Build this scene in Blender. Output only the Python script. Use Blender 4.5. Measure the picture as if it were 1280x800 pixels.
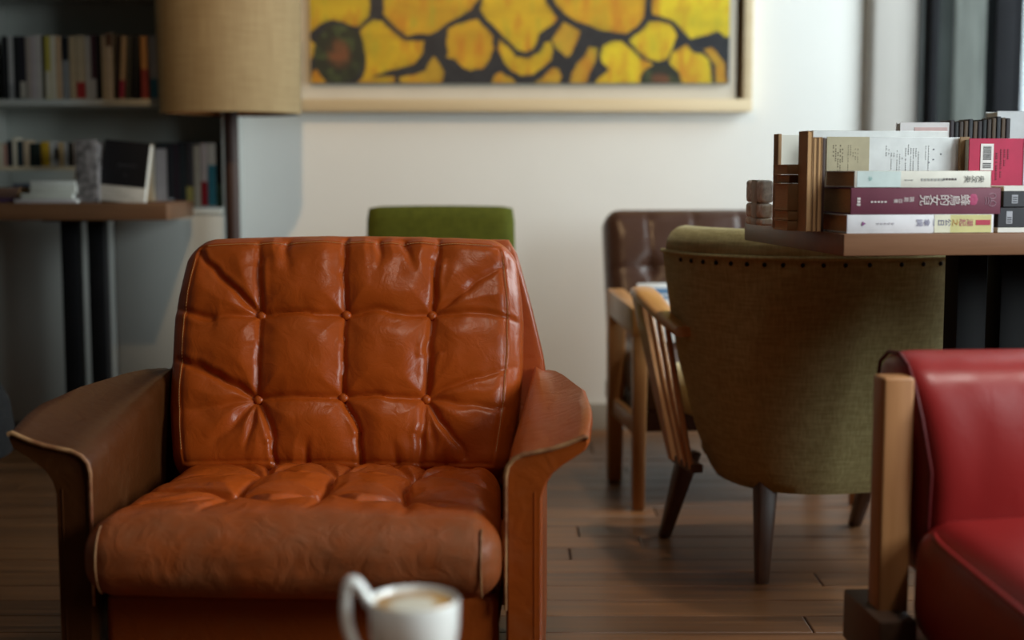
import bpy, bmesh, math, random
import numpy as np
from mathutils import Vector, Matrix, noise

for o in list(bpy.data.objects):
    bpy.data.objects.remove(o, do_unlink=True)
S = bpy.context.scene
COL = S.collection
R = math.radians

# ------------------------------------------------------------------ camera
FPX = 1778.0            # focal length in pixels of the 1280 x 800 frame (50 mm on 36 mm)
HC = 0.855              # camera height
PITCH = math.atan(185.0 / FPX)
cam_d = bpy.data.cameras.new('camera')
cam = bpy.data.objects.new('camera', cam_d)
COL.objects.link(cam)
cam.location = (0, 0, HC)
cam.rotation_euler = (math.pi / 2 - PITCH, 0, 0)
cam_d.sensor_fit = 'HORIZONTAL'
cam_d.sensor_width = 36.0
cam_d.lens = 36.0 * FPX / 1280.0
cam_d.clip_start = 0.05
cam_d.dof.use_dof = True
cam_d.dof.focus_distance = 2.47
cam_d.dof.aperture_fstop = 2.1
S.camera = cam

# ------------------------------------------------------------------ world, lamps, exposure
W = bpy.data.worlds.new('sky')
S.world = W
W.use_nodes = True
wn = W.node_tree.nodes
wl = W.node_tree.links
bg = wn['Background']
bg.inputs['Color'].default_value = (0.80, 0.90, 1.0, 1)
bg.inputs['Strength'].default_value = 1.0
S.view_settings.view_transform = 'Standard'
S.view_settings.look = 'None'
S.view_settings.gamma = 1.0
S.view_settings.use_curve_mapping = False
S.view_settings.exposure = 0.0


def area_light(name, loc, rot, sx, sy, power, color, spread=180):
    d = bpy.data.lights.new(name, 'AREA')
    d.shape = 'RECTANGLE'
    d.size, d.size_y = sx, sy
    d.energy = power
    d.color = color
    d.spread = R(spread)
    o = bpy.data.objects.new(name, d)
    o.location = loc
    o.rotation_euler = rot
    COL.objects.link(o)
    return o


# daylight through the tall windows of the right wall (lamp stands just outside the glass)
area_light('window_daylight', (2.12, 3.75, 1.66), (0, R(90), 0), 2.0, 1.25, 104, (0.93, 0.97, 1.0))
area_light('window_daylight', (2.12, 1.15, 1.45), (0, R(90), 0), 1.05, 1.25, 96, (0.95, 0.98, 1.0))
# warm ceiling spot aimed at the painting wall
sp = bpy.data.lights.new('ceiling_spot', 'SPOT')
sp.energy = 92
sp.color = (1.0, 0.66, 0.34)
sp.spot_size = R(48)
sp.spot_blend = 0.7
sp.shadow_soft_size = 0.03
spo = bpy.data.objects.new('ceiling_spot', sp)
spo.location = (-0.32, 2.20, 2.52)
COL.objects.link(spo)
spo.rotation_euler = (Vector((-0.25, 4.6, 0.95)) - Vector(spo.location)).to_track_quat('-Z', 'Y').to_euler()

# second ceiling spot over the reading table and the right half of the armchair
sp2 = bpy.data.lights.new('ceiling_spot', 'SPOT')
sp2.energy = 30
sp2.color = (1.0, 0.86, 0.70)
sp2.spot_size = R(44)
sp2.spot_blend = 1.0
sp2.shadow_soft_size = 0.09
spo2 = bpy.data.objects.new('ceiling_spot', sp2)
spo2.location = (0.12, 1.60, 2.52)
COL.objects.link(spo2)
spo2.rotation_euler = (Vector((-0.14, 2.35, 0.5)) - Vector(spo2.location)).to_track_quat('-Z', 'Y').to_euler()

# third ceiling spot, straight down over the tub chair
sp3 = bpy.data.lights.new('ceiling_spot', 'SPOT')
sp3.energy = 62
sp3.color = (1.0, 0.90, 0.76)
sp3.spot_size = R(62)
sp3.spot_blend = 1.0
sp3.shadow_soft_size = 0.05
spo3 = bpy.data.objects.new('ceiling_spot', sp3)
spo3.location = (0.62, 3.32, 2.52)
COL.objects.link(spo3)
spo3.rotation_euler = (Vector((0.55, 3.28, 0.3)) - Vector(spo3.location)).to_track_quat('-Z', 'Y').to_euler()

# fourth ceiling spot, over the front of the reading table and the red chair
sp4 = bpy.data.lights.new('ceiling_spot', 'SPOT')
sp4.energy = 80
sp4.color = (1.0, 0.93, 0.84)
sp4.spot_size = R(38)
sp4.spot_blend = 1.0
sp4.shadow_soft_size = 0.12
spo4 = bpy.data.objects.new('ceiling_spot', sp4)
spo4.location = (1.25, 1.30, 2.52)
COL.objects.link(spo4)
spo4.rotation_euler = (Vector((0.86, 1.98, 0.75)) - Vector(spo4.location)).to_track_quat('-Z', 'Y').to_euler()

# added narrow lamp, no known fixture, that brightens the cup
cup_fill = bpy.data.lights.new('ceiling_spot', 'SPOT')
cup_fill.energy = 55
cup_fill.color = (1.0, 0.95, 0.86)
cup_fill.spot_size = R(24)
cup_fill.spot_blend = 0.8
cup_fill.shadow_soft_size = 0.06
cup_fill_obj = bpy.data.objects.new('ceiling_spot', cup_fill)
cup_fill_obj.location = (0.25, 0.25, 2.52)
COL.objects.link(cup_fill_obj)
cup_fill_obj.rotation_euler = (Vector((-0.09, 1.22, 0.44)) - Vector(cup_fill_obj.location)).to_track_quat('-Z', 'Y').to_euler()

S.cycles.use_denoising = True
S.cycles.max_bounces = 8
S.cycles.sample_clamp_indirect = 6.0
S.cycles.caustics_reflective = False
S.cycles.caustics_refractive = False


# ------------------------------------------------------------------ helpers
def at(px, py, Y):
    """world point that the pixel (px, py) of the 1280x800 frame shows at depth Y"""
    u, v = (px - 640) / FPX, (py - 400) / FPX
    c, s = math.cos(PITCH), math.sin(PITCH)
    d = Vector((u, c - v * s, -s - v * c))
    return Vector((0, 0, HC)) + d * (Y / d.y)


def smooth(me, ang=40):
    me.polygons.foreach_set('use_smooth', [True] * len(me.polygons))
    me.set_sharp_from_angle(angle=R(ang))


def link(name, me, mat=None, parent=None, loc=None, rot=None):
    o = bpy.data.objects.new(name, me)
    COL.objects.link(o)
    if mat is not None and me is not None and len(me.materials) == 0:
        me.materials.append(mat)
    if parent is not None:
        o.parent = parent
    if loc is not None:
        o.location = loc
    if rot is not None:
        o.rotation_euler = rot
    return o


def obj(name, bm, mat=None, parent=None, ang=40, loc=None, rot=None):
    bmesh.ops.recalc_face_normals(bm, faces=bm.faces)
    me = bpy.data.meshes.new(name)
    bm.to_mesh(me)
    bm.free()
    smooth(me, ang)
    return link(name, me, mat, parent, loc, rot)


def tag(o, label=None, cat=None, group=None, kind=None):
    if label:
        o['label'] = label
    if cat:
        o['category'] = cat
    if group:
        o['group'] = group
    if kind:
        o['kind'] = kind
    return o


def thing(name, label, cat, loc=(0, 0, 0), rz=0.0, group=None):
    o = bpy.data.objects.new(name, None)
    o.empty_display_size = 0.05
    o.location = loc
    o.rotation_euler = (0, 0, rz)
    COL.objects.link(o)
    return tag(o, label, cat, group)


def copy_tree(o, parent=None):
    c = o.copy()
    COL.objects.link(c)
    if parent is not None:
        c.parent = parent
    for ch in list(o.children):
        copy_tree(ch, c)
    return c


def add_box(bm, x0, x1, y0, y1, z0, z1, bev=0.0, seg=2, M=None):
    m = Matrix.Translation(((x0 + x1) / 2, (y0 + y1) / 2, (z0 + z1) / 2)) @ Matrix.Diagonal((x1 - x0, y1 - y0, z1 - z0, 1))
    if M is not None:
        m = M @ m
    r = bmesh.ops.create_cube(bm, size=1.0, matrix=m)
    if bev > 0:
        vs = set(r['verts'])
        es = [e for e in bm.edges if e.verts[0] in vs and e.verts[1] in vs]
        bmesh.ops.bevel(bm, geom=es, offset=bev, segments=seg, profile=0.5, affect='EDGES')


def box_obj(name, dims, mat, parent=None, bev=0.002, seg=2, loc=None, rot=None):
    bm = bmesh.new()
    add_box(bm, *dims, bev, seg)
    return obj(name, bm, mat, parent, loc=loc, rot=rot)


def add_loft(bm, sections, cap=True, closed=True):
    rings = [[bm.verts.new(p) for p in s] for s in sections]
    n = len(rings[0])
    for a, b in zip(rings[:-1], rings[1:]):
        for i in range(n if closed else n - 1):
            j = (i + 1) % n
            bm.faces.new((a[i], a[j], b[j], b[i]))
    if cap and closed:
        bm.faces.new(rings[0][::-1])
        bm.faces.new(rings[-1])
    return rings


def add_tube(bm, pts, rad, n=10, closed=False, flat=1.0):
    pts = [Vector(p) for p in pts]
    m = len(pts)
    rads = rad if isinstance(rad, (list, tuple)) else [rad] * m
    secs = []
    ref = None
    for i, p in enumerate(pts):
        if closed:
            t = pts[(i + 1) % m] - pts[i - 1]
        else:
            t = pts[min(i + 1, m - 1)] - pts[max(i - 1, 0)]
        t.normalize()
        if ref is None:
            ref = Vector((0, 0, 1)) if abs(t.z) < 0.9 else Vector((1, 0, 0))
        a = t.cross(ref)
        if a.length < 1e-6:
            a = t.cross(Vector((0, 1, 0)))
        a.normalize()
        b = t.cross(a).normalized()
        ref = -b
        ref = b if ref.dot(b) > 0 else -b
        secs.append([p + a * math.cos(2 * math.pi * k / n) * rads[i] + b * math.sin(2 * math.pi * k / n) * rads[i] * flat for k in range(n)])
    if closed:
        rings = [[bm.verts.new(q) for q in s] for s in secs]
        for i in range(m):
            a, b = rings[i], rings[(i + 1) % m]
            for k in range(n):
                bm.faces.new((a[k], a[(k + 1) % n], b[(k + 1) % n], b[k]))
    else:
        add_loft(bm, secs)


def add_lathe(bm, prof, n=48, M=None):
    """prof: list of (r, z) from bottom to top, open or closed by r = 0"""
    M = M or Matrix.Identity(4)
    rings = []
    for r, z in prof:
        if r < 1e-6:
            rings.append([bm.verts.new(M @ Vector((0, 0, z)))])
        else:
            rings.append([bm.verts.new(M @ Vector((r * math.cos(2 * math.pi * k / n), r * math.sin(2 * math.pi * k / n), z))) for k in range(n)])
    for a, b in zip(rings[:-1], rings[1:]):
        if len(a) == 1 and len(b) == 1:
            continue
        for k in range(n):
            j = (k + 1) % n
            if len(a) == 1:
                bm.faces.new((a[0], b[j], b[k]))
            elif len(b) == 1:
                bm.faces.new((a[k], a[j], b[0]))
            else:
                bm.faces.new((a[k], a[j], b[j], b[k]))


def bezier(p0, p1, p2, p3, n):
    out = []
    for i in range(n + 1):
        t = i / n
        out.append(Vector(p0) * (1 - t) ** 3 + Vector(p1) * 3 * t * (1 - t) ** 2 + Vector(p2) * 3 * t * t * (1 - t) + Vector(p3) * t ** 3)
    return out


def leg_bm(p0, p1, w0, w1, bev=0.004, d0=None, d1=None):
    """square tapered leg from the foot p0 to the top p1"""
    bm = bmesh.new()
    d0, d1 = d0 or w0, d1 or w1
    secs = []
    for p, w, d in ((p0, w0, d0), (p1, w1, d1)):
        secs.append([Vector(p) + Vector((sx * w / 2, sy * d / 2, 0)) for sx, sy in ((-1, -1), (1, -1), (1, 1), (-1, 1))])
    add_loft(bm, secs)
    bmesh.ops.bevel(bm, geom=list(bm.edges), offset=bev, segments=2, profile=0.5, affect='EDGES')
    return bm


def rounded_grid_box(w, d, h, r, nx, ny, nz, shape=None, disp=None, disp_axis=None):
    """closed upholstered block centred at the origin; r = edge radius; shape(p) reshapes, disp(p) pushes
    the face whose outward axis is disp_axis ('-y' or '+z') along that axis"""
    hx, hy, hz = w / 2, d / 2, h / 2
    bm = bmesh.new()
    cache = {}
    N = (nx, ny, nz)

    def vert(i, j, k):
        key = (i, j, k)
        if key in cache:
            return cache[key]
        # denser samples close to the rounded edges
        def m(a, n, hh):
            t = a / n * 2 - 1
            return t * hh
        p = Vector((m(i, nx, hx), m(j, ny, hy), m(k, nz, hz)))
        rr = min(r, hx, hy, hz)
        q = Vector((max(-hx + rr, min(hx - rr, p.x)), max(-hy + rr, min(hy - rr, p.y)), max(-hz + rr, min(hz - rr, p.z))))
        dlt = p - q
        nrm = dlt.normalized() if dlt.length > 1e-9 else Vector((0, 0, 0))
        pos = q + nrm * rr if dlt.length > 1e-9 else p
        if disp is not None:
            if disp_axis == '-y':
                wt = max(0.0, -nrm.y) if dlt.length > 1e-9 else 0
                pos = pos + Vector((0, -1, 0)) * (disp(pos.x, pos.z) * wt if wt > 0 else 0)
            else:
                wt = max(0.0, nrm.z) if dlt.length > 1e-9 else 0
                pos = pos + Vector((0, 0, 1)) * (disp(pos.x, pos.y) * wt if wt > 0 else 0)
        if shape is not None:
            pos = Vector(shape(pos))
        v = bm.verts.new(pos)
        cache[key] = v
        return v

    def face(a, b, na, nb, fix):
        for i in range(na):
            for j in range(nb):
                q = [fix(i, j), fix(i + 1, j), fix(i + 1, j + 1), fix(i, j + 1)]
                bm.faces.new([vert(*c) for c in q])
    for s in (0, 1):
        face('x', 'y', nx, ny, lambda i, j: (i, j, s * nz))
        face('x', 'z', nx, nz, lambda i, j: (i, s * ny, j))
        face('y', 'z', ny, nz, lambda i, j: (s * nx, i, j))
    return bm


def seg_dist(x, z, a, b):
    ax, az = a
    bx, bz = b
    dx, dz = bx - ax, bz - az
    L2 = dx * dx + dz * dz
    t = 0 if L2 == 0 else max(0, min(1, ((x - ax) * dx + (z - az) * dz) / L2))
    ex, ez = x - ax - t * dx, z - az - t * dz
    L = math.sqrt(L2) or 1
    side = ((x - ax) * dz - (z - az) * dx) / L
    return math.hypot(ex, ez), t, side


# ------------------------------------------------------------------ materials
MATS = {}


def mat(name, col, rough=0.5, spec=0.5, var=0.0, scale=8.0, bump=0.0, bscale=60.0, metal=0.0, coat=0.0, sheen=0.0, col2=None, stretch=None, trans=0.0, rvar=0.0):
    if name in MATS:
        return MATS[name]
    m = bpy.data.materials.new(name)
    m.use_nodes = True
    nt = m.node_tree
    n, l = nt.nodes, nt.links
    b = n['Principled BSDF']
    b.inputs['Base Color'].default_value = (*col, 1)
    b.inputs['Roughness'].default_value = rough
    b.inputs['Specular IOR Level'].default_value = spec
    b.inputs['Metallic'].default_value = metal
    b.inputs['Coat Weight'].default_value = coat
    b.inputs['Sheen Weight'].default_value = sheen
    tc = n.new('ShaderNodeTexCoord')
    mp = n.new('ShaderNodeMapping')
    l.new(tc.outputs['Object'], mp.inputs['Vector'])
    if stretch:
        mp.inputs['Scale'].default_value = stretch
    if var > 0 or col2:
        t = n.new('ShaderNodeTexNoise')
        t.inputs['Scale'].default_value = scale
        t.inputs['Detail'].default_value = 6
        l.new(mp.outputs['Vector'], t.inputs['Vector'])
        mx = n.new('ShaderNodeMix')
        mx.data_type = 'RGBA'
        c2 = col2 or tuple(c * (1 - var) for c in col)
        mx.inputs['A'].default_value = (*col, 1)
        mx.inputs['B'].default_value = (*c2, 1)
        mr = n.new('ShaderNodeMapRange')
        mr.inputs['From Min'].default_value = 0.35
        mr.inputs['From Max'].default_value = 0.65
        l.new(t.outputs['Fac'], mr.inputs['Value'])
        l.new(mr.outputs['Result'], mx.inputs['Factor'])
        l.new(mx.outputs['Result'], b.inputs['Base Color'])
        if rvar:
            m2 = n.new('ShaderNodeMapRange')
            m2.inputs['To Min'].default_value = rough - rvar
            m2.inputs['To Max'].default_value = rough + rvar
            l.new(t.outputs['Fac'], m2.inputs['Value'])
            l.new(m2.outputs['Result'], b.inputs['Roughness'])
    if bump > 0:
        t2 = n.new('ShaderNodeTexNoise')
        t2.inputs['Scale'].default_value = bscale
        t2.inputs['Detail'].default_value = 5
        l.new(mp.outputs['Vector'], t2.inputs['Vector'])
        bp = n.new('ShaderNodeBump')
        bp.inputs['Strength'].default_value = bump
        bp.inputs['Distance'].default_value = 0.004
        l.new(t2.outputs['Fac'], bp.inputs['Height'])
        l.new(bp.outputs['Normal'], b.inputs['Normal'])
    MATS[name] = m
    return m


def wood_mat(name, c1, c2, rough=0.4, axis='x', scale=3.0, rnd=0.0, coat=0.0, dark=0.0):
    """grain runs along the axis; rnd = brightness spread between objects that share the material"""
    if name in MATS:
        return MATS[name]
    m = bpy.data.materials.new(name)
    m.use_nodes = True
    nt = m.node_tree
    n, l = nt.nodes, nt.links
    b = n['Principled BSDF']
    tc = n.new('ShaderNodeTexCoord')
    mp = n.new('ShaderNodeMapping')
    st = {'x': (1, 14, 14), 'y': (14, 1, 14), 'z': (14, 14, 1)}[axis]
    mp.inputs['Scale'].default_value = [s * scale / 3 for s in st]
    l.new(tc.outputs['Object'], mp.inputs['Vector'])
    oi = n.new('ShaderNodeObjectInfo')
    add = n.new('ShaderNodeVectorMath')
    add.operation = 'ADD'
    ml = n.new('ShaderNodeMath')
    ml.operation = 'MULTIPLY'
    ml.inputs[1].default_value = 37.0
    l.new(oi.outputs['Random'], ml.inputs[0])
    l.new(mp.outputs['Vector'], add.inputs[0])
    l.new(ml.outputs[0], add.inputs[1])
    t = n.new('ShaderNodeTexNoise')
    t.inputs['Scale'].default_value = 3.0
    t.inputs['Detail'].default_value = 8
    t.inputs['Roughness'].default_value = 0.65
    l.new(add.outputs[0], t.inputs['Vector'])
    mr = n.new('ShaderNodeMapRange')
    mr.inputs['From Min'].default_value = 0.3
    mr.inputs['From Max'].default_value = 0.7
    l.new(t.outputs['Fac'], mr.inputs['Value'])
    mx = n.new('ShaderNodeMix')
    mx.data_type = 'RGBA'
    mx.inputs['A'].default_value = (*c1, 1)
    mx.inputs['B'].default_value = (*c2, 1)
    l.new(mr.outputs['Result'], mx.inputs['Factor'])
    last = mx.outputs['Result']
    if rnd > 0:
        hs = n.new('ShaderNodeHueSaturation')
        m3 = n.new('ShaderNodeMapRange')
        m3.inputs['To Min'].default_value = 1 - rnd
        m3.inputs['To Max'].default_value = 1 + rnd
        l.new(oi.outputs['Random'], m3.inputs['Value'])
        l.new(m3.outputs['Result'], hs.inputs['Value'])
        l.new(last, hs.inputs['Color'])
        last = hs.outputs['Color']
    l.new(last, b.inputs['Base Color'])
    m2 = n.new('ShaderNodeMapRange')
    m2.inputs['To Min'].default_value = rough - 0.08
    m2.inputs['To Max'].default_value = rough + 0.12
    l.new(t.outputs['Fac'], m2.inputs['Value'])
    l.new(m2.outputs['Result'], b.inputs['Roughness'])
    b.inputs['Coat Weight'].default_value = coat
    bp = n.new('ShaderNodeBump')
    bp.inputs['Strength'].default_value = 0.25
    bp.inputs['Distance'].default_value = 0.002
    l.new(t.outputs['Fac'], bp.inputs['Height'])
    l.new(bp.outputs['Normal'], b.inputs['Normal'])
    MATS[name] = m
    return m


def leather_mat(name, col, worn, wear=0.3, rough=0.33, wscale=9.0, patch=None, spec=0.32, wrinkle=0.22):
    """leather: fine grain and wrinkle relief, scuffed lighter patches; patch = (axis, from, to) puts more wear there"""
    if name in MATS:
        return MATS[name]
    m = bpy.data.materials.new(name)
    m.use_nodes = True
    nt = m.node_tree
    n, l = nt.nodes, nt.links
    b = n['Principled BSDF']
    tc = n.new('ShaderNodeTexCoord')
    t = n.new('ShaderNodeTexNoise')
    t.inputs['Scale'].default_value = wscale
    t.inputs['Detail'].default_value = 9
    t.inputs['Roughness'].default_value = 0.72
    l.new(tc.outputs['Object'], t.inputs['Vector'])
    mr = n.new('ShaderNodeMapRange')
    mr.inputs['From Min'].default_value = 0.50
    mr.inputs['From Max'].default_value = 0.78
    mr.inputs['To Max'].default_value = wear
    l.new(t.outputs['Fac'], mr.inputs['Value'])
    fac = mr.outputs['Result']
    if patch:
        sx = n.new('ShaderNodeSeparateXYZ')
        l.new(tc.outputs['Object'], sx.inputs[0])
        m3 = n.new('ShaderNodeMapRange')
        m3.interpolation_type = 'SMOOTHSTEP'
        m3.inputs['From Min'].default_value = patch[1]
        m3.inputs['From Max'].default_value = patch[2]
        m3.inputs['To Max'].default_value = 1.0
        l.new(sx.outputs[patch[0]], m3.inputs['Value'])
        m4 = n.new('ShaderNodeMapRange')
        m4.inputs['From Min'].default_value = 0.30
        m4.inputs['From Max'].default_value = 0.70
        m4.inputs['To Min'].default_value = 0.15
        m4.inputs['To Max'].default_value = 0.8
        l.new(t.outputs['Fac'], m4.inputs['Value'])
        mu = n.new('ShaderNodeMath')
        mu.operation = 'MULTIPLY'
        l.new(m3.outputs['Result'], mu.inputs[0])
        l.new(m4.outputs['Result'], mu.inputs[1])
        mxm = n.new('ShaderNodeMath')
        mxm.operation = 'MAXIMUM'
        l.new(fac, mxm.inputs[0])
        l.new(mu.outputs[0], mxm.inputs[1])
        fac = mxm.outputs[0]
    mx = n.new('ShaderNodeMix')
    mx.data_type = 'RGBA'
    mx.inputs['A'].default_value = (*col, 1)
    mx.inputs['B'].default_value = (*worn, 1)
    l.new(fac, mx.inputs['Factor'])
    l.new(mx.outputs['Result'], b.inputs['Base Color'])
    m2 = n.new('ShaderNodeMapRange')
    m2.inputs['To Min'].default_value = rough - 0.05
    m2.inputs['To Max'].default_value = rough + 0.28
    l.new(fac, m2.inputs['Value'])
    l.new(m2.outputs['Result'], b.inputs['Roughness'])
    b.inputs['Specular IOR Level'].default_value = spec
    v = n.new('ShaderNodeTexVoronoi')
    v.inputs['Scale'].default_value = 420
    l.new(tc.outputs['Object'], v.inputs['Vector'])
    t2 = n.new('ShaderNodeTexNoise')
    t2.inputs['Scale'].default_value = 26
    t2.inputs['Detail'].default_value = 5
    t2.inputs['Distortion'].default_value = 1.2
    l.new(tc.outputs['Object'], t2.inputs['Vector'])
    b1 = n.new('ShaderNodeBump')
    b1.inputs['Strength'].default_value = 0.08
    b1.inputs['Distance'].default_value = 0.001
    l.new(v.outputs['Distance'], b1.inputs['Height'])
    b2 = n.new('ShaderNodeBump')
    b2.inputs['Strength'].default_value = wrinkle
    b2.inputs['Distance'].default_value = 0.008
    l.new(t2.outputs['Fac'], b2.inputs['Height'])
    l.new(b1.outputs['Normal'], b2.inputs['Normal'])
    l.new(b2.outputs['Normal'], b.inputs['Normal'])
    MATS[name] = m
    return m


def fabric_mat(name, c1, c2, scale=260, rough=0.9, sheen=0.3):
    if name in MATS:
        return MATS[name]
    m = bpy.data.materials.new(name)
    m.use_nodes = True
    nt = m.node_tree
    n, l = nt.nodes, nt.links
    b = n['Principled BSDF']
    b.inputs['Roughness'].default_value = rough
    b.inputs['Sheen Weight'].default_value = sheen
    b.inputs['Specular IOR Level'].default_value = 0.2
    tc = n.new('ShaderNodeTexCoord')
    outs = []
    for st in ((1, 1, 0.12), (0.12, 0.12, 1)):
        mp = n.new('ShaderNodeMapping')
        mp.inputs['Scale'].default_value = st
        l.new(tc.outputs['Object'], mp.inputs['Vector'])
        t = n.new('ShaderNodeTexNoise')
        t.inputs['Scale'].default_value = scale
        t.inputs['Detail'].default_value = 3
        l.new(mp.outputs['Vector'], t.inputs['Vector'])
        outs.append(t.outputs['Fac'])
    ad = n.new('ShaderNodeMath')
    ad.operation = 'ADD'
    l.new(outs[0], ad.inputs[0])
    l.new(outs[1], ad.inputs[1])
    mr = n.new('ShaderNodeMapRange')
    mr.inputs['From Min'].default_value = 0.75
    mr.inputs['From Max'].default_value = 1.25
    l.new(ad.outputs[0], mr.inputs['Value'])
    mx = n.new('ShaderNodeMix')
    mx.data_type = 'RGBA'
    mx.inputs['A'].default_value = (*c1, 1)
    mx.inputs['B'].default_value = (*c2, 1)
    l.new(mr.outputs['Result'], mx.inputs['Factor'])
    l.new(mx.outputs['Result'], b.inputs['Base Color'])
    bp = n.new('ShaderNodeBump')
    bp.inputs['Strength'].default_value = 0.35
    bp.inputs['Distance'].default_value = 0.002
    l.new(ad.outputs[0], bp.inputs['Height'])
    l.new(bp.outputs['Normal'], b.inputs['Normal'])
    MATS[name] = m
    return m


def flat(col, rough=0.55):
    """plain dyed or printed stock, one material per colour"""
    key = 'print_%02x%02x%02x_%d' % (*[int(max(0, min(1, c)) * 255) for c in col], int(rough * 100))
    return mat(key, col, rough=rough, spec=0.35, var=0.12, scale=30)


def srgb(r, g, b):
    f = lambda c: (c / 255 / 12.92) if c / 255 <= 0.04045 else ((c / 255 + 0.055) / 1.055) ** 2.4
    return (f(r), f(g), f(b))


TXT = {}


def text_obj(name, body, size, material, parent, M, spacing=1.0):
    """flat print: a text turned into a mesh, laid on its surface by the matrix M (text plane = local xy)"""
    key = (body, size, spacing)
    if key not in TXT:
        cu = bpy.data.curves.new('lettering', 'FONT')
        cu.body = body
        cu.size = size
        cu.space_line = spacing
        cu.align_x = 'CENTER'
        cu.resolution_u = 3
        to = bpy.data.objects.new('lettering', cu)
        COL.objects.link(to)
        bpy.context.view_layer.update()
        dg = bpy.context.evaluated_depsgraph_get()
        me = bpy.data.meshes.new_from_object(to.evaluated_get(dg))
        bpy.data.objects.remove(to, do_unlink=True)
        TXT[key] = me
    me = TXT[key].copy()
    me.materials.clear()
    o = link(name, me, material, parent)
    o.matrix_local = M
    return o


# =================================================================== THE SETTING
YW = 4.68                 # back wall
XL, XR, YF, ZC = -3.0, 1.98, -2.6, 2.72
M_wall = mat('wall_paint', (0.80, 0.785, 0.75), rough=0.75, spec=0.25, var=0.05, scale=1.6, bump=0.12, bscale=45)
M_ceil = mat('ceiling_paint', (0.18, 0.17, 0.155), rough=0.85, var=0.1, scale=2)
M_dwall = mat('dark_wall_paint', (0.10, 0.085, 0.07), rough=0.7, var=0.15, scale=2)
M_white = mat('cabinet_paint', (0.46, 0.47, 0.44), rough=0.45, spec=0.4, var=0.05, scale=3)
M_black = mat('black_steel', (0.007, 0.007, 0.008), rough=0.6, spec=0.2, var=0.2, scale=20)
M_winframe = mat('window_frame_paint', (0.010, 0.010, 0.012), spec=0.15, rough=0.8, var=0.2, scale=12)
M_plank = wood_mat('floor_oak', (0.066, 0.026, 0.009), (0.235, 0.098, 0.034), rough=0.37, axis='x', scale=2.4, rnd=0.42, coat=0.05)
M_under = mat('floor_bed', (0.012, 0.008, 0.006), rough=0.8, var=0.2)
M_glass = bpy.data.materials.new('window_glass')
M_glass.use_nodes = True
_n, _l = M_glass.node_tree.nodes, M_glass.node_tree.links
_n.remove(_n['Principled BSDF'])
_gt = _n.new('ShaderNodeBsdfTransparent')
_gt.inputs['Color'].default_value = (0.86, 0.90, 0.90, 1)
_gg = _n.new('ShaderNodeBsdfGlossy')
_gg.inputs['Roughness'].default_value = 0.03
_fr = _n.new('ShaderNodeFresnel')
_mx = _n.new('ShaderNodeMixShader')
_ge = _n.new('ShaderNodeNewGeometry')
_om = _n.new('ShaderNodeMath')          # only the outer skin of a pane reflects (no total reflection inside the thin glass)
_om.operation = 'SUBTRACT'
_om.inputs[0].default_value = 1.0
_l.new(_ge.outputs['Backfacing'], _om.inputs[1])
_ft = _n.new('ShaderNodeMath')
_ft.operation = 'MULTIPLY'
_l.new(_fr.outputs[0], _ft.inputs[0])
_l.new(_om.outputs[0], _ft.inputs[1])
_l.new(_ft.outputs[0], _mx.inputs[0])
_l.new(_gt.outputs[0], _mx.inputs[1])
_l.new(_gg.outputs[0], _mx.inputs[2])
_l.new(_mx.outputs[0], _n['Material Output'].inputs['Surface'])
M_concrete = mat('concrete', (0.15, 0.16, 0.145), rough=0.85, var=0.25, scale=3, bump=0.2)
M_board = mat('pale_board', (0.66, 0.65, 0.56), rough=0.8, var=0.35, scale=6, stretch=(6, 6, 0.6))


def struct(o):
    o['kind'] = 'structure'
    return o


floor = struct(box_obj('floor', (XL, XR + 0.1, YF, YW + 0.02, -0.12, -0.012), M_under, bev=0))
random.seed(5)
PW = 0.1
bm = bmesh.new()
add_box(bm, -0.5, 0.5, -PW / 2 + 0.0012, PW / 2 - 0.0012, -0.012, 0.0, 0.0015, 1)
bmesh.ops.recalc_face_normals(bm, faces=bm.faces)
plank_me = bpy.data.meshes.new('plank')
bm.to_mesh(plank_me)
bm.free()
plank_me.materials.append(M_plank)
y = YW - PW / 2
while y > 1.75:
    x = XL + random.uniform(0.1, 1.2)
    first = True
    x0 = XL
    while x0 < XR - 0.01:
        x1 = min(XR, x if first else x0 + random.uniform(1.15, 1.95))
        if XR - x1 < 0.35:
            x1 = XR
        first = False
        p = link('plank', plank_me, None, floor, loc=((x0 + x1) / 2, y, random.uniform(-0.0007, 0.0007)))
        p.scale = (x1 - x0 - 0.003, 1, 1)
        x0 = x1
    y -= PW
while y > YF:
    p = link('plank', plank_me, None, floor, loc=((XL + XR) / 2, y, 0))
    p.scale = (XR - XL, 1, 1)
    y -= PW

struct(box_obj('ceiling', (XL - 0.1, XR + 0.2, YF - 0.1, YW + 0.4, ZC, ZC + 0.1), M_ceil, bev=0))
# back wall: solid up to the pilaster, then the window opening
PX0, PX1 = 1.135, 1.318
struct(box_obj('wall_back', (XL, PX1, YW, YW + 0.18, -0.1, ZC), M_wall, bev=0))
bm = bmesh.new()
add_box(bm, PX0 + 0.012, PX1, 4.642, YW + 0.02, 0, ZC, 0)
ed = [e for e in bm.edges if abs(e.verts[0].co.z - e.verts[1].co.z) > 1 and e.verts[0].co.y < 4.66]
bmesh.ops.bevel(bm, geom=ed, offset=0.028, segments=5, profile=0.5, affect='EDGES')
struct(obj('wall_pilaster', bm, mat('pilaster_grey', (0.46, 0.43, 0.40), rough=0.75, var=0.05, scale=2)))  # greyer and darker tone than the wall
struct(box_obj('wall_left', (XL - 0.12, XL, YF, YW + 0.1, -0.1, ZC), M_dwall, bev=0))
struct(box_obj('wall_front', (XL, XR + 0.1, YF - 0.12, YF, -0.1, ZC), M_dwall, bev=0))
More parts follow.
